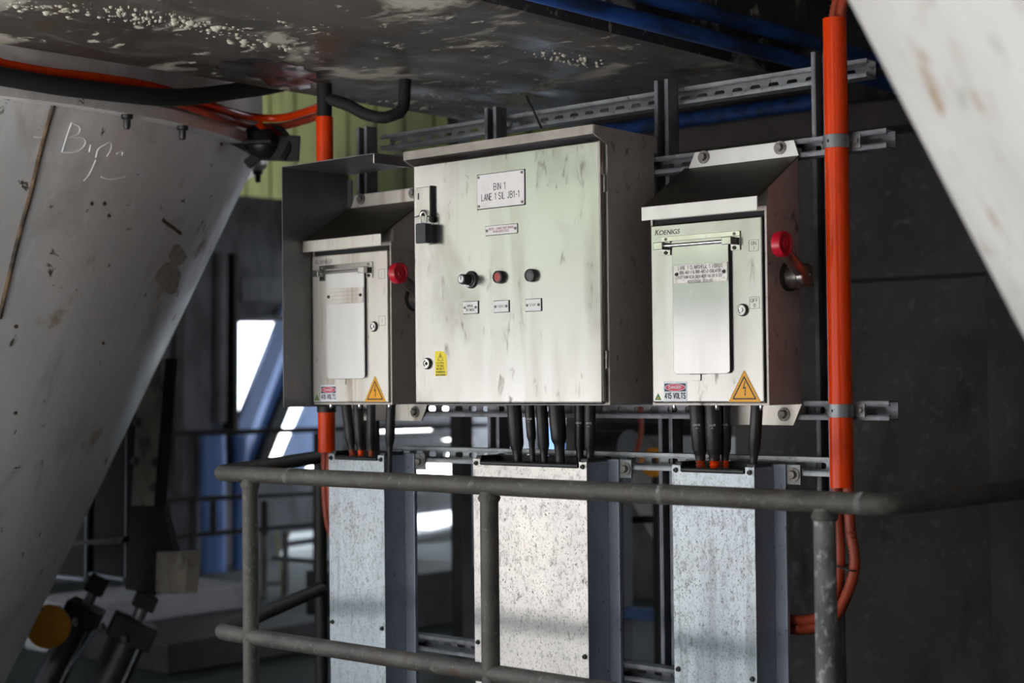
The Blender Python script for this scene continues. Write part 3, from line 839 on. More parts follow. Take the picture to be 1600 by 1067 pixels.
# ------------------------------------------------------------------ isolator boxes
def tri_sign(parent, xa, xb, za, zb, y):
    xm_ = (xa + xb) / 2
    w, h = xb - xa, zb - za
    s = MB().xz([(xa, za), (xb, za), (xb, za + .001), (xm_ + .001, zb), (xm_ - .001, zb), (xa, za + .001)], y - 0.0008, y).build('voltage_triangle', AMBER_DK, parent)
    ins = lambda t: [(xa + t * 1.73, za + t), (xb - t * 1.73, za + t), (xm_, zb - 2 * t)]
    MB().xz(ins(0.0028), y - 0.0010, y - 0.0007).build('triangle_field', AMBER, s)
    MB().holed(ins(0.0055), [ins(0.0085)], y - 0.0012, y - 0.0009).build('sign_border', INK, s)
    zc = za + h * 0.40
    k = h / 0.075
    P = [(.004, .0195), (.0008, .0185), (-.0045, .0005), (.0018, .0025), (.0010, -.0105), (-.0006, -.0105), (.0022, -.0165), (.0042, -.0105), (.0030, -.0100), (.0052, .0065), (-.0002, .0050)]
    MB().xz([(xm_ + a * k, zc + b * k) for a, b in P], y - 0.0012, y - 0.0009).build('bolt_symbol', INK, s)
    return s


def isolator(dx, label, readable, steel, hood_m):
    b = thing('isolator_box', (0.845 + dx, 0.12, 1.196), label, 'isolator box')
    X0, X1 = 0.694 + dx, 1.000 + dx
    MB().box(X0, X1, 0.076, 0.196, 1.196, 1.60).build('body', STEEL_SIDE, b, bevel=0.002)
    MB().box(X0 + 0.006, X1 - 0.004, 0.0705, 0.076, 1.200, 1.612).build('door_gasket', BLACK_MATT, b)
    MB().holed(rect(X0 - .001, X1 + .001, 1.196, 1.622), [rect(X0 + .004, X1 - .004, 1.2005, 1.618)], 0.066, 0.078).build('door_frame', STEEL_SIDE, b)
    Y = 0.060
    dr = MB().box(X0 + 0.002, X1 - 0.008, Y, Y + 0.010, 1.202, 1.600).build('door', steel, b, bevel=0.003)
    # sloping hood: gable sides, sloped sheet, front lip
    hood = MB()
    prof = [(0.076, 1.60), (0.076, 1.664), (0.196, 1.738), (0.196, 1.60)]
    hood.prism(prof, X0, X1, lambda u, v, w: (w, u, v))
    hood.build('hood_side', STEEL_SIDE, b)
    sl = MB()
    sl.prism([(0.030, 1.6395), (0.196, 1.7425), (0.196, 1.7395), (0.032, 1.6365)], X0 + 0.001, X1 + 0.003, lambda u, v, w: (w, u, v))
    sl.build('hood_slope', BLACK_HOOD, b)
    MB().box(X0 + 0.002, X1 + 0.003, 0.0275, 0.0305, 1.609, 1.6395).build('hood_lip', hood_m, b, bevel=0.001)
    fl = MB().xz([(X0 + 0.014, 1.741), (X1 + 0.004, 1.741), (X1 - 0.008, 1.776), (X0 + 0.032, 1.776)], 0.193, 0.197).build('mounting_flange', hood_m, b, bevel=0.0008)
    for bx in (0.752, 0.957):
        put('bolt', BOLTM, None, fl, (bx + dx, 0.193, 1.7625))
    fb = MB().xz([(X0 + 0.03, 1.150), (X1 - 0.02, 1.150), (X1 + 0.002, 1.196), (X0 + 0.008, 1.196)], 0.193, 0.197).build('mounting_flange', STEEL_DIRTY, b)
    for bx in (0.752, 0.957):
        put('bolt', BOLTM, None, fb, (bx + dx, 0.193, 1.174))
    for bx in (0.735, 0.85, 0.965):
        MB().lathe([(0.004, 0), (0.004, 0.010), (0.0025, 0.012), (0, 0.012)], (bx + dx, 0.09, 1.196), (0, 0, -1), 10).build('clip_screw', CHROME, b, smooth=40)
    # maker's name
    p0, p1 = onY(1022.9, 368, Y), onY(1061.5, 365, Y)
    nm_ = INK if readable else INK_GREY
    text('K', 0.0185, nm_, dr, p0.x + dx, Y - 0.0004, p0.z, align='LEFT', shear=0.18, width=0.0115)
    text('OENIGS', 0.0150, nm_, dr, p0.x + dx + 0.0112, Y - 0.0004, p0.z, align='LEFT', shear=0.18, width=p1.x - p0.x - 0.0112)
    # flap over the breakers
    fx0, fx1 = onY(1050.5, 388, Y - .008).x + dx, onY(1138, 384, Y - .008).x + dx
    fz0, fz1 = onY(1096, 584.2, Y - .008).z, onY(1094, 380, Y - .008).z
    fp = MB().xz(rrect(fx0, fx1, fz0, fz1, 0.010, 5, (1, 1, 0, 0)), Y - 0.009, Y - 0.006).build('flap', STEEL_CLEAN if readable else STEEL_PALE, b, bevel=0.0008)
    MB().xz(rrect(fx0 + 0.004, fx1 + 0.001, fz0 + 0.004, fz1, 0.008, 5, (1, 1, 0, 0)), Y - 0.006, Y + 0.001).build('flap_gap_shade', BLACK_MATT, b)  # black sheet painting the shade in the gap behind the flap
    # hinge: strip, tabs, blocks, rod
    s0, s1 = onY(1034.7, 370.6, Y).x + dx, onY(1157.0, 360.8, Y).x + dx
    sz = onY(1034.7, 370.6, Y).z
    hg = MB().box(s0, s1, Y - 0.0035, Y - 0.0005, sz - 0.011, sz).build('hinge_strip', STEEL_CLEAN, b, bevel=0.0006)
    for (ta, tb) in ((s0, s0 + 0.024), (s1 - 0.028, s1)):
        MB().box(ta, tb, Y - 0.0035, Y - 0.0005, sz - 0.042, sz - 0.011).build('hinge_tab', STEEL_CLEAN, hg, bevel=0.0006)
        put('screw', SCREW_D, None, hg, ((ta + tb) / 2, Y - 0.0035, sz - 0.036))
        put('screw', SCREW_S, None, hg, ((ta + tb) / 2, Y - 0.0035, sz - 0.006))
    for bx in (s0 - 0.008, s1 - 0.034):
        MB().box(bx, bx + 0.0245, Y - 0.024, Y - 0.0035, sz - 0.030, sz - 0.013).build('hinge_block', STEEL_CLEAN, hg, bevel=0.0015)
    MB().tube([(s0 + 0.010, Y - 0.0145, sz - 0.0215), (s1 - 0.012, Y - 0.0145, sz - 0.0215)], 0.0042, 12).build('hinge_rod', CHROME, hg, smooth=60)
    MB().box(fx0, fx1, Y - 0.012, Y - 0.006, fz1 - 0.001, fz1 + 0.006).build('flap_roll', STEEL_CLEAN, fp)
    # engraved plate on the flap
    x0, x1, z0, z1 = pxrect(((1052.8, 414.4), (1136.3, 409.3), (1136.8, 438.7), (1052.8, 443.3)), Y - 0.011)
    x0, x1 = max(x0 + dx, fx0 + .001), min(x1 + dx, fx1 - .001)
    MB().xz(rect(x0, x1, z0, z1), Y - 0.0115, Y - 0.009).build('engraved_plate', GALV_WARM if readable else STEEL_DIRTY, fp, bevel=0.0005)
    yl = Y - 0.0117
    xm_ = (x0 + x1) / 2
    if readable:
        rows = (('LANE 1 CLAMSHELL 1 VIBROS', .0098, .118, INK_GREY), ('VB6-4A1-1 & VB6-4A1-2-ISOLATOR', .0088, .110, INK), ('FED FROM RC30-DB24-MCB1 VIA CB1 & CB2', .0080, .116, INK_GREY), ('WCPD/110505  RC30-030', .0078, .066, INK_FAINT))
        for i, (s, sz_, w, ink) in enumerate(rows):
            engrave(s, sz_ * .78, ink, fp, xm_, yl, z1 - 0.0105 - 0.0102 * i, width=w, weight=.15)
    else:
        for i, w in enumerate((.110, .116, .112, .070)):
            MB().xz(rect(xm_ - w / 2, xm_ + w / 2, z1 - 0.0090 - 0.0102 * i, z1 - 0.0084 - 0.0102 * i), yl, yl + 0.0002).build('worn_engraving', INK_FAINT, fp)
    for sx in (x0 + 0.0085, x1 - 0.0085):
        put('screw', SCREW_D, None, fp, (sx, Y - 0.0115, (z0 + z1) / 2))
    # pull tab under the flap
    x0, x1, z0, z1 = pxrect(((1081, 585), (1095.6, 584), (1095.6, 595), (1081, 595.5)), Y)
    MB().xz(rrect(x0 + dx, x1 + dx, z0, z1 + .004, .003, 3, (1, 1, 0, 0)), Y - 0.003, Y - 0.001).build('pull_tab', steel, dr, bevel=0.0004)
    MB().xz(rect(x0 + dx - .002, x1 + dx + .014, z1 - .0005, z1 + .003), Y - 0.0038, Y - 0.001).build('tab_shadow_gap', BLACK_MATT, dr)  # black strip painting the shadow gap above the pull tab
    # ON and OFF squares
    for pp, s in ((((1170, 375), (1185.3, 373.6), (1185.3, 391.8), (1170, 393)), ('ON', 'I')), (((1171.2, 464.2), (1186.8, 463.2), (1186.8, 481.8), (1171.2, 482.6)), ('OFF', 'O'))):
        x0, x1, z0, z1 = pxrect(pp, Y)
        x0 += dx; x1 += dx
        MB().holed(rect(x0, x1, z0, z1), [rect(x0 + .0007, x1 - .0007, z0 + .0007, z1 - .0007)], Y - 0.0004, Y).build('position_square', INK_GREY, dr)
        if readable:
            engrave(s[0], 0.0078, INK_GREY, dr, (x0 + x1) / 2, Y - 0.0004, z1 - 0.0115, width=0.0130 if len(s[0]) == 2 else 0.0185, weight=.11)
            engrave(s[1], 0.0072, INK_GREY, dr, (x0 + x1) / 2, Y - 0.0004, z1 - 0.0220, weight=.11)
        else:
            engrave(s[1], 0.0072, INK_FAINT, dr, (x0 + x1) / 2, Y - 0.0004, z1 - 0.0160, weight=.11)
    c = onY(1160.6, 484.4, Y); c.x += dx
    quarter_lock(c, dr, 0.0138)
    # stickers
    a, d, t = onY(1138.8, 628.8, Y), onY(1188.8, 628.8, Y), onY(1161.5, 578.8, Y)
    tri_sign(dr, a.x + dx, d.x + dx, a.z + .001, t.z, Y)
    x0, x1, z0, z1 = pxrect(((1036.9, 596.3), (1073.1, 595.6), (1073.8, 626.9), (1037.5, 627.5)), Y)
    x0 += dx; x1 += dx
    ds = MB().xz(rrect(x0, x1, z0, z1, .0012, 2), Y - 0.0007, Y).build('danger_sticker', WHITE_ST, dr)
    w, h = x1 - x0, z1 - z0
    xm_ = (x0 + x1) / 2
    MB().xz(rect(x0 + w * .04, x1 - w * .04, z0 + h * .50, z1 - h * .10), Y - 0.0009, Y - .0006).build('sign_field', INK_NAVY, ds)
    ell = lambda rx, rz: [(xm_ + rx * math.cos(q * math.pi / 14), z0 + h * .70 + rz * math.sin(q * math.pi / 14)) for q in range(28)]
    MB().xz(ell(w * .44, h * .185), Y - 0.0011, Y - .0008).build('oval_edge', WHITE_ST, ds)
    MB().xz(ell(w * .42, h * .165), Y - 0.0012, Y - .0008).build('red_oval', RED_ST, ds)
    engrave('DANGER', 0.0064, WHITE_ST, ds, xm_, Y - 0.0014, z0 + h * .635, width=w * .53, weight=.2)
    engrave('415 VOLTS', 0.0118, INK_NAVY, ds, xm_, Y - 0.0010, z0 + h * .155, width=w * .88, weight=.19)
    a, d, t = onY(1023.1, 625, Y), onY(1033.5, 625, Y), onY(1028.4, 614.4, Y)
    gt = MB().xz([(a.x + dx, a.z), (d.x + dx, a.z), (t.x + dx, t.z)], Y - 0.0006, Y).build('green_triangle_sticker', GREEN_ST, dr)
    MB().xz([(t.x + dx - .0035, a.z + .0025), (t.x + dx + .004, a.z + .0025), (t.x + dx + .001, a.z + .008)], Y - 0.0008, Y - .0005).build('sticker_mark', AMBER_DK, gt)
    # rotary operator on the side
    bc = Vector((X1, 0.148, 1.474))
    bo = MB().lathe([(0.0305, 0), (0.0305, 0.006), (0.0275, 0.007), (0.0275, 0.046), (0.0250, 0.051), (0.018, 0.052), (0, 0.052)], bc, (1, 0, 0), 30).build('operator_boss', BOSSM, b, smooth=35)
    MB().lathe([(0.0274, 0.020), (0.0292, 0.022), (0.0292, 0.036), (0.0274, 0.038)], bc, (1, 0, 0), 30, False).build('boss_ring', BOSSM, bo, smooth=40)
    MB().lathe([(0.0330, 0.0), (0.0330, 0.0070), (0.0275, 0.0085)], bc, (1, 0, 0), 30, False).build('boss_seal', BLACK_MATT, bo, smooth=40)
    kc = Vector((X1 + 0.044, 0.040, 1.5345))
    lv = MB()
    a_, b_ = bc + Vector((0.040, 0, 0)), kc + Vector((0.003, 0, 0))
    lv.tube([a_ + (a_ - b_).normalized() * .012, a_, a_.lerp(b_, .5), a_.lerp(b_, .85), b_], [0.0120, 0.0165, 0.0145, 0.0118, 0.0112], 16)
    lv = lv.build('operator_lever', BOSSM, b, smooth=60)
    put('pivot_screw', SCREW_D, None, lv, bc + Vector((0.0560, -0.002, 0.0)), Matrix.Rotation(math.pi / 2, 3, 'Z'))
    MB().lathe([(0.024, -0.001), (0.027, 0.001), (0.0275, 0.006), (0.0275, 0.018), (0.0255, 0.0215), (0.021, 0.0215), (0.0195, 0.0195), (0.010, 0.0195), (0.009, 0.0215), (0.004, 0.0215), (0.003, 0.018), (0, 0.018)], kc, (1, 0, 0), 32).build('operator_knob', RED_KNOB, b, smooth=35)
    return b


BOSSM = mat('dark_boss_steel', (0.26, 0.23, 0.22), 0.30, 0.85, alt=(0.16, 0.14, 0.135), altscale=(40, 40, 40))
BLACK_HOOD = mat('dark_hood_top', (0.085, 0.078, 0.062), 0.40, 0.75, alt=(0.05, 0.046, 0.038), altscale=(7, 7, 7))  # dark metal for the sloped hood tops
isolator(0.0, 'stainless isolator box marked LANE 1 CLAMSHELL, beside the tall orange conduit', True, STEEL, STEEL_PALE)
isolator(-1.155, 'stainless isolator box with a blank worn plate, inside the folded sheet steel shield', False, STEEL_DIRTY, STEEL_DIRTY)

# ------------------------------------------------------------------ folded shield round the worn isolator
sh = thing('sheet_steel_shield', (-0.466, 0.08, 1.19), 'folded grey sheet steel shield over the worn isolator box', 'shield')
SHM = mat('dull_sheet_steel', (0.20, 0.20, 0.205), 0.42, 0.75, alt=(0.12, 0.12, 0.12), altscale=(4, 4, 2.0), lo=0.4, hi=0.7,
          layers=[((0.36, 0.36, 0.33), (40, 40, 40), 0.66, 0.80, 7, 0.6, 0.4)], bump=0.05, bumpscale=90)
MB().box(-0.4675, -0.465, -0.038, 0.199, 1.190, 1.838).build('side_sheet', SHM, sh)
MB().box(-0.465, -0.446, 0.1965, 0.199, 1.190, 1.820).build('back_flange', SHM, sh)
MB().box(-0.465, -0.105, -0.038, 0.199, 1.8355, 1.838).build('top_sheet', SHM, sh)
MB().box(-0.107, -0.1045, -0.038, 0.199, 1.812, 1.838).build('edge_fold', STEEL_CLEAN, sh)
MB().box(-0.465, -0.105, 0.1965, 0.199, 1.838, 1.875).build('top_back_flange', SHM, sh)

# ------------------------------------------------------------------ orange conduits, clamps, corrugated hoses
def conduit(x, y, z0, z1, r, label):
    t = thing('conduit', (x, y, z0), label, 'conduit')
    MB().lathe([(r, 0), (r, z1 - z0), (r * .88, z1 - z0), (r * .88, z1 - z0 - 0.05), (0, z1 - z0 - 0.05)], (x, y, z0), (0, 0, 1), 32).build('pipe', ORANGE, t, smooth=40)
    return t


CX, CY, CR = 1.1095, 0.1745, 0.0252
conduit(CX, CY, 1.020, 2.022, CR, 'tall glossy orange conduit clamped beside the lever of the isolator box')
LX = -0.5335
lcon = conduit(LX, CY, 1.06, 2.004, CR - 0.001, 'orange conduit half hidden behind the folded sheet steel shield')
MB().lathe([(0.0272, 0), (0.0272, 0.03), (0.0245, 0.034)], (LX, CY, 1.172), (0, 0, 1), 24).build('coupling', BLACK, lcon, smooth=40)
sleeve = MB().lathe([(0.0212, 0), (0.0212, 0.098)], (LX, CY, 2.000), (0, 0, 1), 24).build('sleeve', BLACK_MATT, lcon, smooth=40)


def clamp(x, y, z, r, label):
    t = thing('pipe_clamp', (x, y, z), label, 'pipe clamp', 'clamps on the tall orange conduit')
    ring = MB()
    prof = []
    n = 20
    a0, a1 = math.radians(180 - 8), math.radians(360 + 8)
    outer = [(x + (r + .0035) * math.cos(a0 + (a1 - a0) * i / n), y + (r + .0035) * math.sin(a0 + (a1 - a0) * i / n)) for i in range(n + 1)]
    inner = [(x + (r + .0005) * math.cos(a0 + (a1 - a0) * i / n), y + (r + .0005) * math.sin(a0 + (a1 - a0) * i / n)) for i in range(n, -1, -1)]
    ring.prism(outer + inner, z - 0.014, z + 0.014, lambda u, v, w: (u, v, w))
    ring.build('strap', STRUT, t, smooth=40)
    for s in (-1, 1):
        MB().box(min(x + s * (r + .0005), x + s * (r + .020)), max(x + s * (r + .0005), x + s * (r + .020)), y + 0.0215, y + 0.0250, z - 0.014, z + 0.014).build('ear', STRUT, t)
        put('bolt', BOLTM, None, t, (x + s * (r + .012), y + 0.0215, z)).scale = (0.55,) * 3
    MB().bar((x - r - 0.004, y - 0.010, z), (x - r * 0.1, y - r - 0.0042, z), 0.002, 0.0055).build('buckle_slot', BLACK_MATT, t)
    return t


clamp(CX, CY, 1.757, CR, 'grey saddle clamp on the orange conduit above the lever')
clamp(CX, CY, 1.183, CR, 'grey saddle clamp on the orange conduit below the lever')

HG = 'corrugated hoses leaving the tall orange conduit'
for i, (ox, lab) in enumerate(((-0.013, 'inner corrugated orange hose curving from the conduit end behind the trunking'), (0.016, 'outer corrugated orange hose curving from the conduit end behind the trunking'))):
    dy = 0.0
    p = [(CX + ox * .8, CY, 1.06), (CX + ox, CY, 1.0), (CX + ox + 0.004, CY, 0.93), (CX + ox * 1.1 + 0.006 + .004 * i, CY + .002, 0.86),
         (CX + ox * .9 - 0.012, CY + 0.01, 0.80 - .008 * i), (CX - 0.055 + ox * .4, CY + 0.03, 0.745 - .016 * i), (CX - 0.12, CY + 0.05, 0.722 - .019 * i), (CX - 0.20, CY + 0.07, 0.715 - .019 * i)]
    tag(corrugated('corrugated_hose', p, 0.0128, HOSE), lab, 'hose', HG)
tie = onY(1322, 888, CY - 0.014)
tag(MB().tube(spline([(CX - 0.030, CY - 0.010, tie.z + 0.008), (CX - .010, CY - 0.016, tie.z + .004), (CX + 0.006, CY - 0.013, tie.z), (CX + 0.022, CY - .015, tie.z - .004), (CX + 0.034, CY - 0.006, tie.z - 0.004), (CX + .02, CY + .016, tie.z), (CX - .012, CY + .016, tie.z + .004), (CX - 0.030, CY - 0.009, tie.z + 0.008)], .006), 0.0018, 6).build('cable_tie', BLACK, smooth=60),
    'black cable tie round the two corrugated orange hoses', 'cable tie')
for i, ox in enumerate((-0.008, 0.010)):
    tag(corrugated('corrugated_hose', [(CX + ox, CY + .004, 1.98), (CX + ox + .004, CY + .004, 2.03), (CX + ox + .016, CY + .01, 2.075), (CX + ox + .05, CY + .04, 2.14), (CX + ox + .06, CY + .10, 2.25)], 0.0118, HOSE),
        ('first', 'second')[i] + ' red corrugated hose rising out of the top of the tall conduit', 'hose', 'hoses at the conduit top')
# hoses under the half-hidden conduit
for i, ox in enumerate((-0.010, 0.011)):
    tag(corrugated('corrugated_hose', [(LX + ox, CY, 1.075), (LX + ox, CY, 0.98), (LX + ox + .004, CY, 0.91), (LX + ox + .010, CY + .01, 0.84), (LX + ox + .022, CY + .05, 0.76), (LX + ox + .028, CY + .12, .70), (LX + ox + .06, CY + .20, .66)], 0.0118, HOSE),
        ('front', 'rear')[i] + ' corrugated red hose dropping from the half-hidden conduit behind the rail', 'hose', 'hoses under the half-hidden conduit')

# ------------------------------------------------------------------ cable trunkings
def trunking(x0, x1, y0, label, m, wf):
    zt, YB = 1.062, 0.199
    t = thing('cable_trunking', ((x0 + x1) / 2, (y0 + YB) / 2, 0.0), label, 'cable trunking', 'cable trunkings under the boxes')
    ch = MB()
    for xx in (x0 + 0.002, x1 - 0.005):
        ch.box(xx, xx + 0.003, y0 + 0.003, YB, 0.0, zt)
    ch.build('channel_sides', GALV_SIDE, t)
    MB().box(x1 - 0.002, x1 + wf, YB - 0.012, YB, 0.0, zt + 0.002).build('back_flange', GALV_SIDE, t, bevel=0.002)
    MB().box(x0 - wf, x0 + 0.002, YB - 0.012, YB, 0.0, zt + 0.002).build('back_flange', GALV_SIDE, t, bevel=0.002)
    MB().box(x0 + 0.002, x1 - 0.002, YB - 0.010, YB - 0.006, 0.0, zt - 0.01).build('back_sheet', GALV_SIDE, t)
    # front cover, notched between the two top screws
    seam = 0.545
    c = MB().box(x0, x1, y0, y0 + 0.0025, seam, zt - 0.016)
    c.box(x0, x0 + 0.023, y0, y0 + 0.0025, zt - 0.016, zt - 0.002).box(x1 - 0.023, x1, y0, y0 + 0.0025, zt - 0.016, zt - 0.002)
    c = c.build('cover', m, t)
    MB().box(x0 + 0.001, x1 - 0.001, y0 + 0.001, y0 + 0.0035, 0.02, seam - 0.002).build('lower_cover', m, t)
    for sx in (x0 + 0.011, x1 - 0.011):
        put('screw', SCREW, None, c, (sx, y0, zt - 0.013))
        put('screw', SCREW, None, c, (sx, y0, 0.602))
        put('screw', SCREW, None, c, (sx, y0, 0.30))
    # black rubber edging round the mouth
    path = [(x0 + 0.026, y0 + .002, zt - 0.012), (x1 - 0.026, y0 + .002, zt - 0.012)]
    MB().tube(path, 0.0058, 10).build('rubber_edging', BLACK, t, smooth=60)
    MB().box(x0 + 0.004, x0 + 0.022, y0 + 0.006, YB - 0.014, zt - 0.004, zt + 0.006).build('rubber_edging', BLACK, t, bevel=0.003)
    MB().box(x1 - 0.024, x1 - 0.001, y0 + 0.006, YB - 0.014, zt - 0.004, zt + 0.006).build('rubber_edging', BLACK, t, bevel=0.003)
    MB().box(x0 + 0.004, x1 - 0.004, YB - 0.016, YB - 0.010, zt - 0.012, zt + 0.006).build('rubber_edging', BLACK, t, bevel=0.002)
    # bracket on the strut
    br = MB().box(x1 + wf - 0.004, x1 + wf + 0.034, YB - 0.006, YB, zt - 0.042, zt + 0.002).build('bracket', STRUT, t, bevel=0.0008)
    put('bolt', BOLTM, None, br, (x1 + wf + 0.017, YB - 0.006, zt - 0.020))
    return t


trunking(-0.452, -0.233, 0.109, 'narrow galvanised cable trunking under the worn isolator box', GALV, 0.034)
trunking(0.098, 0.466, 0.104, 'wide pale galvanised cable trunking under the junction box', GALV_WARM, 0.030)
trunking(0.712, 0.932, 0.109, 'narrow streaked galvanised cable trunking under the LANE 1 isolator box', GALV, 0.030)

# ------------------------------------------------------------------ cables and boots
def cable(px_t, px_b, y, r, label, group, low, zlow=1.01, zmid=1.082, mark=False, dy=0.0):
    pt = onY(px_t, 640, y); pb = onY(px_b, 700, y + dy)
    a = Vector((pt.x, y, 1.197)); b = Vector((pb.x, y + dy, zmid)); c = Vector((pb.x + (pb.x - pt.x) * .6, y + dy * 1.6, zlow))
    t = thing('cable_gland', (a.x, a.y, 1.05), label, 'cable', group)
    m1 = a.lerp(b, .55)
    MB().tube([a, a.lerp(b, .10), m1, b.lerp(a, .14), b.lerp(a, .05), b, b.lerp(c, .15)], [r * .97, r, r, r * .97, r * .82, r * .68, r * .63], 16).build('boot', BLACK, t, smooth=50)
    if low is HOSE or low is ORANGE:
        corrugated('cable', [b.lerp(c, .05), b.lerp(c, .5), c], r * .66, low, t, pitch=0.006)
        p = b.lerp(c, .42)
        MB().lathe([(r * .72, -0.003), (r * .76, 0), (r * .72, 0.003)], p, (b - c).normalized(), 12).build('band', BOLT, t, smooth=60)
    else:
        MB().tube([b, b.lerp(c, .5), c], r * .60, 12).build('cable', low, t, smooth=60)
    MB().lathe([(r * 1.06, 0), (r * 1.06, 0.005)], (a.x, a.y, 1.1915), (0, 0, 1), 16).build('gland_nut', BOLT_DARK, t, smooth=40)
    if mark:
        q = a.lerp(b, .42) + Vector((r * .42, -r * .92, 0))
        text('OCO', 0.0062, CHALK, t, q.x, q.y, q.z, name='print', rot=Matrix.Rotation(math.radians(26), 3, 'Z') @ FRONT)
        text('-T-', 0.0050, CHALK, t, q.x, q.y, q.z - .007, name='print', rot=Matrix.Rotation(math.radians(26), 3, 'Z') @ FRONT)
    return t


g = 'booted cables under the LANE 1 isolator box'
cable(1089, 1094, 0.134, 0.0180, 'first booted cable under the LANE 1 isolator, red below', g, HOSE, mark=True)
cable(1114, 1116, 0.136, 0.0188, 'second booted cable under the LANE 1 isolator, bright orange below', g, ORANGE, mark=True)
cable(1134, 1133, 0.165, 0.0135, 'slim booted cable half behind the second one under the LANE 1 isolator', g, ORANGE, mark=True)
cable(1183, 1178, 0.130, 0.0138, 'lone black booted cable at the lever side of the LANE 1 isolator', g, BLACK, zmid=1.086)
g = 'booted cables under the junction box'
cable(803, 808, 0.134, 0.0185, 'junction box cable nearest the worn isolator, thick boot', g, BLACK)
cable(827, 831, 0.140, 0.0120, 'second junction box cable, slim boot with white print', g, BLACK, mark=True, zmid=1.105)
cable(846, 850, 0.132, 0.0145, 'third junction box cable, medium plain boot', g, BLACK)
cable(869, 874, 0.134, 0.0198, 'fourth junction box cable, the thickest boot', g, BLACK, zmid=1.100)
cable(906, 906, 0.172, 0.0135, 'fifth junction box cable, dull boot behind the last one', g, BLACK, mark=True)
cable(922, 922, 0.152, 0.0140, 'sixth junction box cable, nearest the LANE 1 isolator', g, BLACK, mark=True)
g = 'booted cables under the worn isolator box'
cable(541, 549, 0.133, 0.0142, 'worn isolator cable nearest the half-hidden orange conduit, leaning, red below', g, HOSE)
cable(559, 563, 0.136, 0.0145, 'second booted cable under the worn isolator, orange below', g, ORANGE)
cable(580, 580, 0.140, 0.0125, 'third booted cable under the worn isolator, dull red below', g, HOSE)
cable(611, 609, 0.130, 0.0130, 'lone black booted cable under the worn isolator nearest the junction box', g, BLACK, zmid=1.086)

# ------------------------------------------------------------------ guardrail in front
gr = thing('guardrail', (0.48, -0.25, 0.0), 'grimy grey tubular guardrail in front of the trunkings', 'guardrail')
RY, RZ, MZ, RR = -0.25, 1.024, 0.615, 0.0205
lx, rx = -0.470, 1.452


def bend(p, q, s, r=0.05, n=6):
    """round the corner q between p and s"""
    p, q, s = Vector(p), Vector(q), Vector(s)
    a = q + (p - q).normalized() * r; b = q + (s - q).normalized() * r
    return [a.lerp(q, t) .lerp(q.lerp(b, t), t) for t in [i / n for i in range(n + 1)]]


for nm, z, mm in (('top_rail', RZ, RAIL), ('mid_rail', MZ, RAIL)):
    lc = bend((-0.935, 0.50, z), (lx, RY, z), (rx, RY, z), 0.03)
    pts = lc[2:] + bend((lx, RY, z), (rx, RY, z), (1.485, .6, z), 0.028, 3) + [(1.485, 0.62, z)]
    MB().tube(pts, RR, 20).build(nm, mm, gr, smooth=50)
    MB().tube([(-0.935, 0.50, z)] + lc[:3], RR, 20).build('return_rail', RAIL_DK, gr, smooth=50)
for x in (-0.346, 0.480, 1.323):
    p = MB().tube([(x, RY, 0.0), (x, RY, RZ - 0.012)], RR, 20).build('post', POST if x > 1 else RAIL, gr, smooth=50)
    MB().lathe([(RR + .002, -0.004), (RR + .005, 0.004), (RR * 1.0, 0.014)], (x, RY, RZ - 0.030), (0, 0, 1), 20, False).build('weld', RAIL, p, smooth=60)
    MB().box(x - 0.05, x + 0.05, RY - 0.05, RY + 0.05, 0, 0.010).build('base_plate', RAIL, p)
for p in ((-0.935, 0.50), (1.485, 0.60)):
    MB().tube([(p[0], p[1], 0), (p[0], p[1], RZ)], RR, 16).build('post', RAIL_DK, gr, smooth=50)
for x in (0.955, 1.40, -.19):
    MB().lathe([(RR + .0002, -0.006), (RR + .0014, 0), (RR + .0002, 0.006)], (x, RY, RZ), (1, 0, 0), 20, False).build('weld_bead', POST, gr, smooth=60)

# ------------------------------------------------------------------ hoppers
SL = 0.475


def hopper(cx, cy, m, label, ztop, zflange=2.0):
    t = thing('hopper', (cx, cy, 0.25), label, 'hopper', 'steel bins over the floor')
    rz = lambda z: 0.60 + (z - 0.4) * SL
    prof = [(rz(0.25), 0.25), (rz(0.25) + .001, 0.26)] + [(rz(z), z) for z in [0.4 + 0.1 * i for i in range(16)]] + [(rz(zflange - .02), zflange - .02)]
    MB().lathe(prof, (cx, cy, 0), (0, 0, 1), 96).build('cone', m, t, smooth=40)
    fl = MB().lathe([(rz(zflange) - .03, zflange - .02), (rz(zflange) + .035, zflange - .018), (rz(zflange) + .035, zflange + .018), (rz(zflange) - .01, zflange + .02)], (cx, cy, 0), (0, 0, 1), 96).build('rim_flange', m, t, smooth=40)
    MB().lathe([(rz(zflange) - .005, zflange + .02), (rz(zflange) + .02, zflange + .09), (rz(zflange) + .02, ztop)], (cx, cy, 0), (0, 0, 1), 96).build('shell', m, t, smooth=40)
    return t, rz, fl


lh, rz, lfl = hopper(-2.136, -0.52, HOPPER, 'dull grey conical steel bin hopper with chalk writing and a rusty weld seam', 3.695)
rh, _, _ = hopper(2.965, -0.52, HOPPER_W, 'white conical steel bin hopper spotted with rust, close to the tall orange conduit', 2.895)


def onCone(px, py, cx=-2.136, cy=-0.52, lift=0.003):
    """nearest hit of the pixel's ray with the hopper's cone"""
    d = ray(px, py)
    # radius r(z) = r0 + k*z
    k = SL; r0 = 0.60 - 0.4 * SL
    ox, oy, oz = CAM.x - cx, CAM.y - cy, CAM.z
    A = d.x ** 2 + d.y ** 2 - (k * d.z) ** 2
    B = 2 * (ox * d.x + oy * d.y - (r0 + k * oz) * k * d.z)
    Cc = ox ** 2 + oy ** 2 - (r0 + k * oz) ** 2
    D = B * B - 4 * A * Cc
    if D < 0: D = 0
    s = (-B - math.sqrt(D)) / (2 * A)
    p = CAM + d * s
    nrm = Vector((p.x - cx, p.y - cy, 0)).normalized()
    return p + nrm * lift


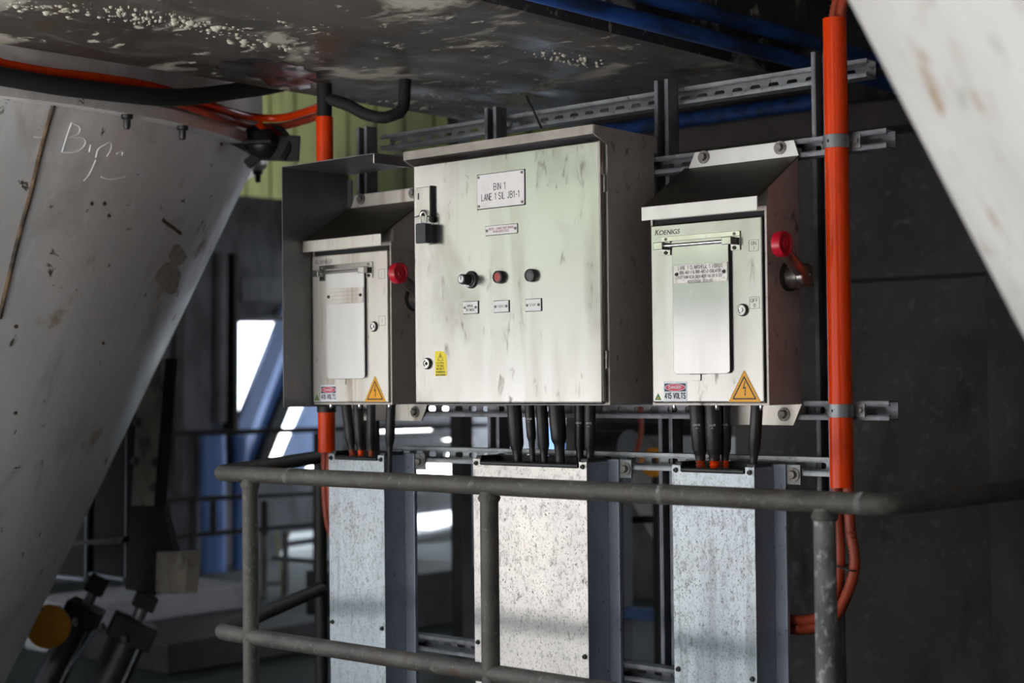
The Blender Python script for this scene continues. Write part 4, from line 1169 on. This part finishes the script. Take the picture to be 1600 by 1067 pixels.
def stroke(pts, r, m, name, lift=0.001, step=0.01):
    path = spline([onCone(a, b, lift=lift) for a, b in pts], step)
    return MB().tube(path, r, 6).build(name, m, lh, smooth=60)


ws = stroke([(84, 160), (66, 225), (48, 300), (30, 365), (12, 440), (-2, 500)], 0.007, RUST, 'weld_seam', 0.001)
# chalk writing on the hopper
for pts in ([(112, 192), (104, 215), (97, 238)], [(112, 192), (125, 198), (122, 210), (104, 216)], [(104, 216), (128, 214), (134, 224), (122, 236), (97, 238)],
            [(142, 226), (139, 240)], [(150, 246), (154, 232), (162, 228), (172, 222), (174, 232), (166, 246)], [(70, 214), (50, 214)],
            [(182, 240), (192, 236), (190, 246)], [(150, 250), (140, 272), (128, 286)], [(158, 276), (172, 280), (196, 276)]):
    stroke(pts, 0.0024, CHALK, 'chalk_stroke', 0.0)
stroke([(254, 342), (262, 349), (272, 356), (283, 365)], 0.006, STAIN, 'scrape_mark', -0.003)
for (px, py, s) in ((262, 436, .04), (276, 400, .028)):
    b = MB()
    c = onCone(px, py)
    pts = [onCone(px + s * 520 * math.cos(a) * random.uniform(.6, 1.1), py + s * 700 * math.sin(a) * random.uniform(.6, 1.1), lift=.0012) for a in [i * math.pi / 7 for i in range(14)]]
    n = len(pts)
    b.add(pts + [onCone(px, py, lift=.0016)], [(i, (i + 1) % n, n) for i in range(n)]).build('mud_patch', MUDSTAIN, lh)
stroke([(258, 452), (250, 468), (240, 482)], 0.004, MUDSTAIN, 'mud_run', -0.001)
for px, py in ((25, 510), (161, 536), (24, 645), (345, 225), (341, 212), (170, 337), (143, 318), (163, 318)):
    c = onCone(px, py, lift=0.0)
    d = Vector((c.x + 2.136, c.y + .52, 0)).normalized()
    MB().lathe([(0.006, 0), (0.005, 0.003), (0, 0.004)], c, d, 10).build('pit_mark', STAIN, lh, smooth=60)
# clamps under the rim
for px, py in ((236, 178), (330, 197), (402, 272)):
    a = math.atan2(onZ(px, py - 6, 1.985).y + 0.52, onZ(px, py - 6, 1.985).x + 2.136)
    r = rz(2.0) + .018
    b = MB()
    c = Vector((-2.136 + r * math.cos(a), -.52 + r * math.sin(a), 1.983))
    b.lathe([(0.016, 0), (0.016, -0.012), (0.010, -0.013), (0.010, -0.034), (0.007, -0.040), (0, -0.040)], c, (0, 0, 1), 10)
    b.build('rim_bolt', BOLT_DARK, lfl, smooth=40)
# bracket bolted to the rim beside the conduit
rb = MB()
c = onZ(432, 226, 1.985)
u = Vector((c.x + 2.136, c.y + .52, 0)).normalized(); v = Vector((-u.y, u.x, 0))
C0 = Vector((-2.136, -.52, 1.985)) + u * (rz(2.0) + 0.02)
rb.bar(C0 - u * .03, C0 + u * .10, 0.16, 0.012)
rb.bar(C0 + u * .09 + Vector((0, 0, -.05)), C0 + u * .095 + Vector((0, 0, .03)), 0.012, 0.15)
rb.bar(C0 + Vector((0, 0, -.06)), C0 + u * .08, 0.02, 0.03)
rb.build('rim_bracket', DARKSTEEL, lh, bevel=0.004)
MB().lathe([(0.0, -0.055), (0.03, -0.05), (0.048, -0.02), (0.05, 0.02), (0.036, 0.05), (0.0, 0.058)], C0 + u * .045 + Vector((0, 0, .01)), u + Vector((0, 0, -.5)), 18).build('rim_clamp', BLACK, lh, smooth=60)
MB().tube(spline([C0 + u * .02 + v * .03 + Vector((0, 0, .05)), C0 + u * .10 + v * .02 + Vector((0, 0, .05)), C0 + u * .135 + Vector((0, 0, 0)), C0 + u * .115 - v * .01 + Vector((0, 0, -.05))], .01), .009, 10).build('clamp_loop', BLACK, lh, smooth=60)

# hoses slung along the rim
def onCyl(px, py, R, cx=-2.136, cy=-0.52):
    d = ray(px, py)
    ox, oy = CAM.x - cx, CAM.y - cy
    A, B, Cc = d.x ** 2 + d.y ** 2, 2 * (ox * d.x + oy * d.y), ox * ox + oy * oy - R * R
    s = (-B - math.sqrt(max(0, B * B - 4 * A * Cc))) / (2 * A)
    return CAM + d * s


def round_rim(p, angs):
    """carry a hose on round the rim from point p, out of the picture"""
    a0 = math.atan2(p.y + .52, p.x + 2.136); R_ = math.hypot(p.x + 2.136, p.y + .52)
    return [Vector((-2.136 + R_ * math.cos(a0 - a), -.52 + R_ * math.sin(a0 - a), p.z)) for a in angs]


tag(hose('rubber_hose', round_rim(onCyl(-60, 110, 1.45), (2.0, 1.6, 1.2, .8, .4)) + [onCyl(-60, 110, 1.45), onCyl(0, 119, 1.45), onCyl(90, 134, 1.45), onCyl(180, 145, 1.455), onCyl(255, 152, 1.46), onCyl(310, 150, 1.47), onX(370, 142, -.735), onX(420, 135, -.735), onX(470, 122, -.735), onX(505, 104, -.735), onX(530, 80, -.735)], 0.024, BLACK_MATT),
    'thick black rubber hose lying along the rim of the grey hopper', 'hose')
for i, (o, lab) in enumerate(((0, 'upper orange cable looping from the grey hopper rim to the half-hidden conduit'), (13, 'lower orange cable looping from the grey hopper rim to the half-hidden conduit'))):
    z = 2.055 - .006 * i
    R1 = 1.412 + .0 * i
    tag(hose('orange_cable', round_rim(onCyl(-60, 88 + o * .9, R1), (2.0, 1.6, 1.2, .8, .4)) + [onCyl(-60, 88 + o * .9, R1), onCyl(10, 101 + o * .9, R1), onCyl(80, 113 + o * .9, R1), onCyl(160, 122 + o, R1), onCyl(240, 136 + o, R1), onCyl(300, 155 + o, R1 + .01), onCyl(345, 170 + o, R1 + .02),
                          onZ(395, 183 + o, z), onZ(440, 184 + o, z), onZ(480, 174 + o, z), onZ(512, 162 + o, z)], 0.0120, ORANGE if i == 0 else HOSE), lab, 'cable', 'orange cables along the hopper rim')
tag(hose('orange_cable', [onZ(405, 196, 2.04), onZ(425, 205, 2.03), onZ(445, 218, 2.01), onZ(452, 232, 1.99), onZ(442, 244, 1.97)], 0.013, ORANGE), 'short orange cable curling down over the hopper rim bracket', 'cable', 'orange cables along the hopper rim')
tag(hose('rubber_hose', [(LX, CY, 2.06), onY(545, 165, .2), onY(570, 178, .22), onY(598, 184, .24), onY(618, 178, .27), onY(630, 168, .29) , Vector((onY(634, 160, .3).x, .3, 2.12))], 0.017, BLACK_MATT), 'black rubber hose bending away from the sleeve of the half-hidden conduit', 'hose')

# cable ties and stubs at the upper channel
tag(MB().tube([onY(822, 150, .27), onY(836, 178, .27), onY(846, 200, .27)], 0.003, 6).build('cable_tie', BLACK, smooth=60), 'black cable tie end hanging from the upper channel', 'cable tie')

# ------------------------------------------------------------------ blue pipes overhead
for i, (z, x, lab) in enumerate(((2.128, 0.520, 'lower blue pipe running beside the concrete beam'), (2.192, 0.520, 'upper blue pipe running beside the concrete beam'))):
    tag(MB().tube([(x, -2.5, z), (x, -1.0, z - .004), (x, 0.6, z), (x, 1.84, z)], 0.021, 16).build('blue_pipe', BLUE_PIPE, smooth=60), lab, 'pipe', 'blue pipes under the ceiling')
tag(MB().tube([(-1.05, 1.895, 2.189), (0.06, 1.895, 2.189)], 0.030, 16).build('blue_pipe', BLUE_PIPE, smooth=60), 'level blue pipe along the top of the dark back wall', 'pipe', 'blue pipes under the ceiling')

# ------------------------------------------------------------------ background steelwork beyond the boxes
# mossy wall high up
gw = struct(MB().box(-9.0, -2.6, 5.0, 5.25, 2.42, 5.5).build('wall_mossy', GREEN_WALL))
for i in range(22):
    x = -8.9 + i * 0.29
    MB().box(x, x + 0.27, 4.975, 5.0, 2.44, 5.5).build('panel', GREEN_WALL, gw, bevel=0.006)
struct(MB().box(-9.0, -2.6, 4.85, 5.25, 2.20, 2.42).build('wall_mossy_beam', CONC_PINK, bevel=0.01))

XF = -6.2                                            # far steel wall, seen square from the boxes


def F(px, py, x=XF):
    p = onX(px, py, x); return (p.y, p.z)


fw = []
holes_px = [
    [(368, 503), (450, 503), (450, 560), (430, 640), (420, 720), (368, 720)],
    [(455, 600), (520, 600), (520, 745), (410, 745)],
    [(455, 832), (520, 826), (520, 925), (436, 925), (436, 868)],
    [(560, 669), (690, 666), (690, 673), (560, 677)],
    [(585, 657), (602, 656), (602, 662), (585, 662.5)],
    [(690, 687), (724, 683), (724, 688), (704, 690)],
    [(664, 627), (716, 626), (716, 643), (664, 644)],
    [(700, 708), (728, 708), (728, 748), (640, 748), (640, 726), (700, 726)],
    [(876, 643), (900, 643), (900, 664), (876, 664)],
    [(858, 700), (872, 700), (872, 716), (858, 716)],
    [(640, 806), (728, 795), (728, 818), (690, 828), (640, 836)],
    [(640, 856), (728, 838), (728, 875), (640, 880)],
]
F0, F1 = F(180, 372), F(800, 372)
outer = [(F(200, 300)[0], -0.1), (F(960, 300)[0], -0.1), (F(960, 300)[0], 2.6), (F(200, 300)[0], 2.6)]
far = MB().holed(outer, [[F(a, b) for a, b in h] for h in holes_px], XF - 0.12, XF, lambda u, v, w: (w, u, v))
wl = struct(far.build('wall_left', GREYSTEEL))
struct(MB().box(XF - .12, XF, YO, F(200, 300)[0], -0.1, 3.7).build('wall_far_left', GREYSTEEL))


def fbar(name, a, b, w, d, m, x=XF + 0.06, parent=None, label=None, cat='beam', group=None):
    pa, pb = onX(a[0], a[1], x), onX(b[0], b[1], x)
    o = MB().bar(pa, pb, d, w, up=Vector((0, -(pb.z - pa.z), (pb.y - pa.y))).normalized() if True else None).build(name, m, parent, bevel=0.004)
    if label: tag(o, label, cat, group)
    return o


# diagonal brace and its companions in the bright opening
BG = 'blue diagonal braces in the bright opening'
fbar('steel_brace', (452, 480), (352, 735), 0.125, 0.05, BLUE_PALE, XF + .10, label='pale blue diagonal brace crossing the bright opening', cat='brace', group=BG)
fbar('steel_brace', (480, 480), (385, 735), 0.12, 0.10, BLUE, XF + .055, label='darker blue diagonal brace behind the pale one', cat='brace', group=BG)
fbar('steel_brace', (497, 500), (400, 740), 0.06, 0.10, DARKSTEEL, XF + .16, label='black edge of the diagonal brace beside the thin bright slit', cat='brace', group=BG)
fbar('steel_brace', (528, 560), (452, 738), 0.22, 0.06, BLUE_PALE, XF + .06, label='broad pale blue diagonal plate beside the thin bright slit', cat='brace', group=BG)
# window head frame
fbar('opening_head_frame', (355, 498), (470, 497), 0.035, 0.10, GREYSTEEL, XF + .08, label='grey steel head frame above the bright opening', cat='frame')
# upper dark panels
fbar('wall_plate', (375, 452), (470, 450), 0.19, 0.04, GREYSTEEL, XF + .05, label='grey steel plate above the bright opening', cat='plate')
# columns at the left
CG = 'upright steel members beyond the grey hopper'
fbar('steel_column', (304, 395), (300, 770), 0.22, 0.10, GREYSTEEL, XF + .10, label='broad dusty grey steel column beyond the grey hopper', cat='column', group=CG)
fbar('steel_column', (344, 395), (342, 660), 0.055, 0.10, GREYSTEEL, XF + .16, label='narrow grey flange beside the bright opening', cat='column', group=CG)
fbar('steel_column', (361, 395), (360, 735), 0.035, 0.14, DARKSTEEL, XF + .14, label='thin black upright at the edge of the bright opening', cat='column', group=CG)
PG = 'blue upright pipes beyond the guardrail'
for (px, w, lab) in ((333, 0.085, 'thick blue upright pipe beyond the guardrail post'), (375, 0.055, 'thin blue upright pipe beyond the guardrail post')):
    p = onX(px, 800, XF + .30)
    tag(MB().lathe([(w, -.1), (w, onX(px, 680, XF + .3).z)], (p.x, p.y, 0), (0, 0, 1), 24).build('blue_pipe', BLUE, smooth=40), lab, 'pipe', PG)
# slats of the louvred opening behind the trunkings
SG = 'dark slats in the opening behind the trunkings'
for (a, b, w) in (((540, 664), (740, 659), .020), ((540, 682), (740, 677), .022), ((540, 699), (740, 697), .030)):
    fbar('slat', a, b, w, 0.03, DARKSTEEL, XF + .03, parent=wl)
fbar('blue_panel', (845, 690), (905, 690), .24, .03, BLUE, XF + .04, parent=wl)
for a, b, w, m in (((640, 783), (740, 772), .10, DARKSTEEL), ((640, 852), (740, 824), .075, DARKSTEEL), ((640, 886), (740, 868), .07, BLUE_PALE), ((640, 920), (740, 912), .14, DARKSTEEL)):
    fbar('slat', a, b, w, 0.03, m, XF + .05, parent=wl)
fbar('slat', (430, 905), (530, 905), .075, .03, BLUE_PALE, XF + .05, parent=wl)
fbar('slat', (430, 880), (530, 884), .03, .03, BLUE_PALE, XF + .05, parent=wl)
fbar('slat', (430, 852), (530, 838), .05, .03, GREYSTEEL, XF - .3, parent=wl)

# far guardrail of dark flat steel
XR = -4.2
fr = thing('dark_guardrail', (XR, onX(400, 800, XR).y, 0), 'dark flat steel guardrail far behind the tubular guardrail', 'guardrail')


def rbar(name, a, b, w, d=0.03, m=DARKSTEEL, x=XR):
    pa, pb = onX(a[0], a[1], x), onX(b[0], b[1], x)
    return MB().bar(pa, pb, d, w, up=Vector((0, -(pb.z - pa.z), (pb.y - pa.y))).normalized()).build(name, m, fr)


rbar('rail', (215, 679), (760, 664), 0.030)
rbar('rail', (215, 782), (500, 770), 0.016)
rbar('rail', (215, 844), (500, 818), 0.026)
rbar('rail', (215, 786), (500, 772), 0.010, .05)
for px, w in ((301, 0.024), (333, .014), (262, .010), (413, .016), (495, 0.024)):
    p = onX(px, 800, XR)
    rbar('post', (px, 676 if w > .02 else 782), (px, 1040 if w > .02 else 836), w, 0.04)
rbar('rail', (430, 872), (520, 880), 0.030, .06, GREYSTEEL)

# concrete plinth and skid on the floor
def block(name, pxl, pxr, pyt, Xn, depth, m, label, cat, pyb=None):
    a, b = onX(pxl, pyt, Xn), onX(pxr, pyt, Xn)
    o = MB().box(Xn - depth, Xn, a.y, b.y, 0.0, (a.z + b.z) / 2).build(name, m, bevel=0.012)
    return tag(o, label, cat)


block('concrete_plinth', 120, 395, 928, -3.6, 0.45, CONC_PALE, 'pale concrete plinth on the floor behind the pneumatic cylinders', 'plinth')
block('machine_base', 600, 760, 893, -3.0, 0.6, DARKSTEEL, 'black machine base seen low between the narrow and the wide trunking', 'machine base')
block('steel_skid', 262, 530, 985, -2.9, 0.65, DARKSTEEL, 'black steel skid frame on the floor behind the guardrail', 'frame')

# switch frame with yellow cable
uf = thing('ladder_frame', (-4.6, onX(430, 900, -4.6).y, 0), 'grey upright ladder frame carrying a yellow-green cable', 'frame')
for a, b in (((412, 830), (411, 985)), ((446, 830), (446, 985)), ((412, 912), (446, 910))):
    pa, pb = onX(a[0], a[1], -4.6), onX(b[0], b[1], -4.6)
    MB().bar(pa, pb, .03, .022, up=Vector((0, -(pb.z - pa.z), (pb.y - pa.y))).normalized()).build('stile' if a[0] == b[0] or abs(a[1] - b[1]) > 20 else 'rung', CONC_PINK, uf)
hose('cable', [onX(433, 830, -4.62), onX(436, 870, -4.62), onX(440, 910, -4.62), onX(438, 960, -4.62)], .006, CABLE_YEL, uf)

# discharge gear under the grey hopper
DX = -2.55


def dpt(px, py, y=0.75):
    return onY(px, py, y)


gate = thing('discharge_gate', dpt(180, 900), 'black steel discharge gate plates with bright edges under the grey hopper', 'gate gear')
for i, (pp, y) in enumerate((([(95, 700), (137, 690), (135, 905), (92, 900)], .70), ([(137, 660), (200, 640), (197, 905), (137, 895)], .72), ([(198, 600), (245, 780), (242, 930), (196, 922)], .66))):
    q = [onY(a, b, y) for a, b in pp]
    pl = MB().xz([(k.x, k.z) for k in q], y, y + 0.03).build('gate_plate', BLACK_MATT, gate)
    MB().bar(q[3] + Vector((0, -.004, 0)), q[2] + Vector((0, -.004, 0)), .02, .012).build('bright_edge', GALV_SIDE, pl)
    MB().bar(q[1], q[2], .012, .006, up=Vector((1, 0, 0))).build('bright_edge', GALV_SIDE, pl)
q = [onY(a, b, .64) for a, b in ((118, 845), (200, 838), (196, 848), (112, 852))]
MB().xz([(k.x, k.z) for k in q], .62, .70).build('green_shelf', GREYSTEEL, gate)
ab = thing('bolted_angle', onY(225, 800, .60), 'beige grimy bolted steel angle hanging under the grey hopper', 'steel angle')
q = [onY(a, b, .60) for a, b in ((218, 560), (268, 560), (250, 790), (205, 790))]
MB().xz([(k.x, k.z) for k in q], .60, .612).build('angle_face', ANGLE_PALE, ab)
MB().bar(q[1], q[2], .004, .05, up=Vector((0, 1, 0))).build('angle_leg', DARKSTEEL, ab)
for px, py in ((255, 604), (212, 720), (243, 723), (241, 762), (216, 660)):
    put('bolt', BOLTM, None, ab, onY(px, py, .599)).scale = (1.3, 1.3, 1.3)
q = [onY(a, b, .60) for a, b in ((244, 862), (292, 862), (288, 928), (242, 928))]
tag(MB().xz([(k.x, k.z) for k in q], .60, .66).build('wear_block', ANGLE_PALE, bevel=.004), 'square beige wear block beside the discharge gate', 'block')
q = [onY(a, b, .62) for a, b in ((205, 785), (252, 785), (272, 862), (240, 930), (195, 920))]
tag(MB().xz([(k.x, k.z) for k in q], .62, .65).build('gusset_plate', DARKSTEEL, bevel=.003), 'dark gusset plate joining the bolted angle to the gate', 'plate')


def cylinder_actuator(a, b, y, r, label):
    pa, pb = onY(a[0], a[1], y), onY(b[0], b[1], y - .12)
    d = (pb - pa); L = d.length; ax = d.normalized()
    t = thing('pneumatic_cylinder', pb, label, 'cylinder', 'pneumatic cylinders under the grey hopper')
    MB().lathe([(r * .35, -L * .20), (r * .35, 0.0)], pa, ax, 14).build('piston_rod', STRUT, t, smooth=40)
    MB().bar(pa - ax * (L * .28), pa - ax * (L * .12), r * .8, r * 1.2).build('clevis', DARKSTEEL, t, bevel=.004)
    MB().bar(pa, pa + ax * (r * 1.3), r * 2.3, r * 2.3).build('end_block', DARKSTEEL, t, bevel=.006)
    MB().lathe([(r, 0), (r, L - r * 1.3)], pa + ax * (r * 1.3), ax, 28).build('barrel', mat('barrel_paint', (0.045, 0.047, 0.055), 0.4, 0.5) if 'barrel_paint' not in MATS else MATS['barrel_paint'], t, smooth=40)
    s = ax.cross(Vector((0, 1, 0))).normalized()
    for k in (-1, 1):
        MB().tube([pa + s * (k * r * 1.08) + ax * .01, pb + s * (k * r * 1.08)], r * .10, 8).build('tie_rod', STRUT, t, smooth=60)
        put('bolt', BOLTM, None, t, pa + s * (k * r * 1.0) + Vector((0, -r * 1.16, 0)) + ax * r * .6)
    return t


cylinder_actuator((214, 968), (150, 1110), .50, .066, 'dark pneumatic cylinder slanting down beside the bolted angle')
cylinder_actuator((136, 945), (60, 1100), .46, .055, 'dark pneumatic cylinder behind the yellow guard disc')
hose('rod_line', [onY(150, 985, .40), onY(118, 1030, .40), onY(90, 1075, .40)], .006, GALV_SIDE, gate)
c = onY(76, 978, .26)
yd = thing('guard_disc', c, 'round yellow guard disc at the foot of the grey hopper', 'guard disc')
MB().lathe([(0.073, 0), (0.076, 0.004), (0.076, 0.016), (0.070, 0.020), (0.02, 0.020), (0.018, 0.026), (0, 0.026)], c, (0.78, -0.62, 0), 32).build('disc', YEL_DISC, yd, smooth=35)
MB().bar(c + Vector((-.03, -.03, .08)), c + Vector((-.01, -.03, .05)), .02, .04).build('disc_clip', BLACK_MATT, yd)

# ------------------------------------------------------------------ seen between the trunkings
# dark post behind
p = onX(727, 800, -2.4)
tag(MB().box(-2.47, -2.40, p.y - .025, p.y + .055, 0, 2.6).build('steel_post', DARKSTEEL), 'black steel post seen between the narrow and the wide trunking', 'post')
# far hopper with yellow disc and red hose, between the wide and the LANE 1 trunking
c = onY(1035, 830, 3.0)
fh = thing('far_hopper', (c.x, 3.0, 0.3), 'far grey streaked hopper seen between two trunkings', 'hopper')
MB().lathe([(0.20, 0.42), (0.62, 1.20), (0.64, 1.20), (0.64, 1.24), (0.60, 1.24), (0.66, 1.42)], (c.x + .12, 3.2, 0), (0, 0, 1), 48).build('cone', HOPPER, fh, smooth=40)
MB().bar(onY(960, 812, 2.45), onY(1045, 811, 2.45), .03, .03).build('support_bar', DARKSTEEL, fh)
for sx, sy in ((-.6, 0), (.6, 0), (0, .6)):
    MB().box(c.x + .12 + sx - .03, c.x + .12 + sx + .03, 3.17 + sy, 3.23 + sy, 0, 1.22).build('leg', DARKSTEEL, fh)
c = onY(1022, 722, 2.2)
yd2 = thing('guard_disc', c, 'yellow disc seen between the wide trunking and the upright channel', 'guard disc')
MB().lathe([(0.055, 0), (0.057, 0.004), (0.057, 0.018), (0.05, 0.022), (0, 0.022)], c, (0.6, -1, 0), 28).build('disc', YEL_DISC, yd2, smooth=35)
MB().bar((c.x, c.y + .02, 0), (c.x, c.y + .02, c.z), .03, .03).build('stand', DARKSTEEL, yd2)
MB().lathe([(0.018, 0.02), (0.018, 0.05), (0.01, 0.055), (0, 0.055)], c, (0.6, -1, 0), 14).build('hub', DARKSTEEL, yd2, smooth=35)
tag(hose('red_hose', [Vector((onY(1001, 630, 2.1).x, 2.1, 2.065)), onY(1001, 630, 2.1), onY(1002, 665, 2.1), onY(999, 690, 2.1), onY(992, 712, 2.1), onY(984, 720, 2.12)], .010, HOSE), 'short red hose hanging behind the wide trunking', 'hose')
p0, p1 = onY(920, 708, 2.3), onY(985, 706, 2.3)
dm = thing('steel_drum', ((p0.x + p1.x) / 2, 2.3, 0), 'dark round drum on a stand behind the top of the wide trunking', 'drum')
MB().tube([p0, p1], .09, 20).build('shell', DARKSTEEL, dm, smooth=50)
MB().box(p0.x + .02, p1.x - .02, 2.27, 2.33, 0, p0.z - .05).build('stand', DARKSTEEL, dm)
a, b = onY(930, 655, 2.6), onY(1180, 648, 2.6)
tag(MB().bar(a, b, .06, .06).build('grey_crossbar', GREYSTEEL, bevel=.006), 'level grey crossbar behind the cables of the LANE 1 isolator box', 'bar')
a, b = onY(930, 670, 2.5), onY(1150, 672, 2.5)
tag(MB().bar(a, b, .05, .05).build('dark_crossbar', DARKSTEEL, bevel=.006), 'level dark crossbar just under the grey crossbar', 'bar')
a, b = onY(960, 955, 2.3), onY(1040, 962, 2.3)
tag(MB().bar(a, b, .06, .045).build('blue_beam', BLUE, bevel=.004), 'blue floor beam under the far grey hopper', 'beam')
a, b = onY(965, 1040, 1.2), onY(1050, 1052, 1.2)
tag(MB().tube([a, b], .02, 12).build('floor_pipe', DARKSTEEL, smooth=60), 'dark floor pipe seen low between the trunkings', 'pipe')
struct(MB().box(-3.4, -2.2, 4.6, 4.8, 0, 2.9).build('wall_far_corner', CONC))

SC.cycles.use_denoising = True
SC.cycles.max_bounces = 8
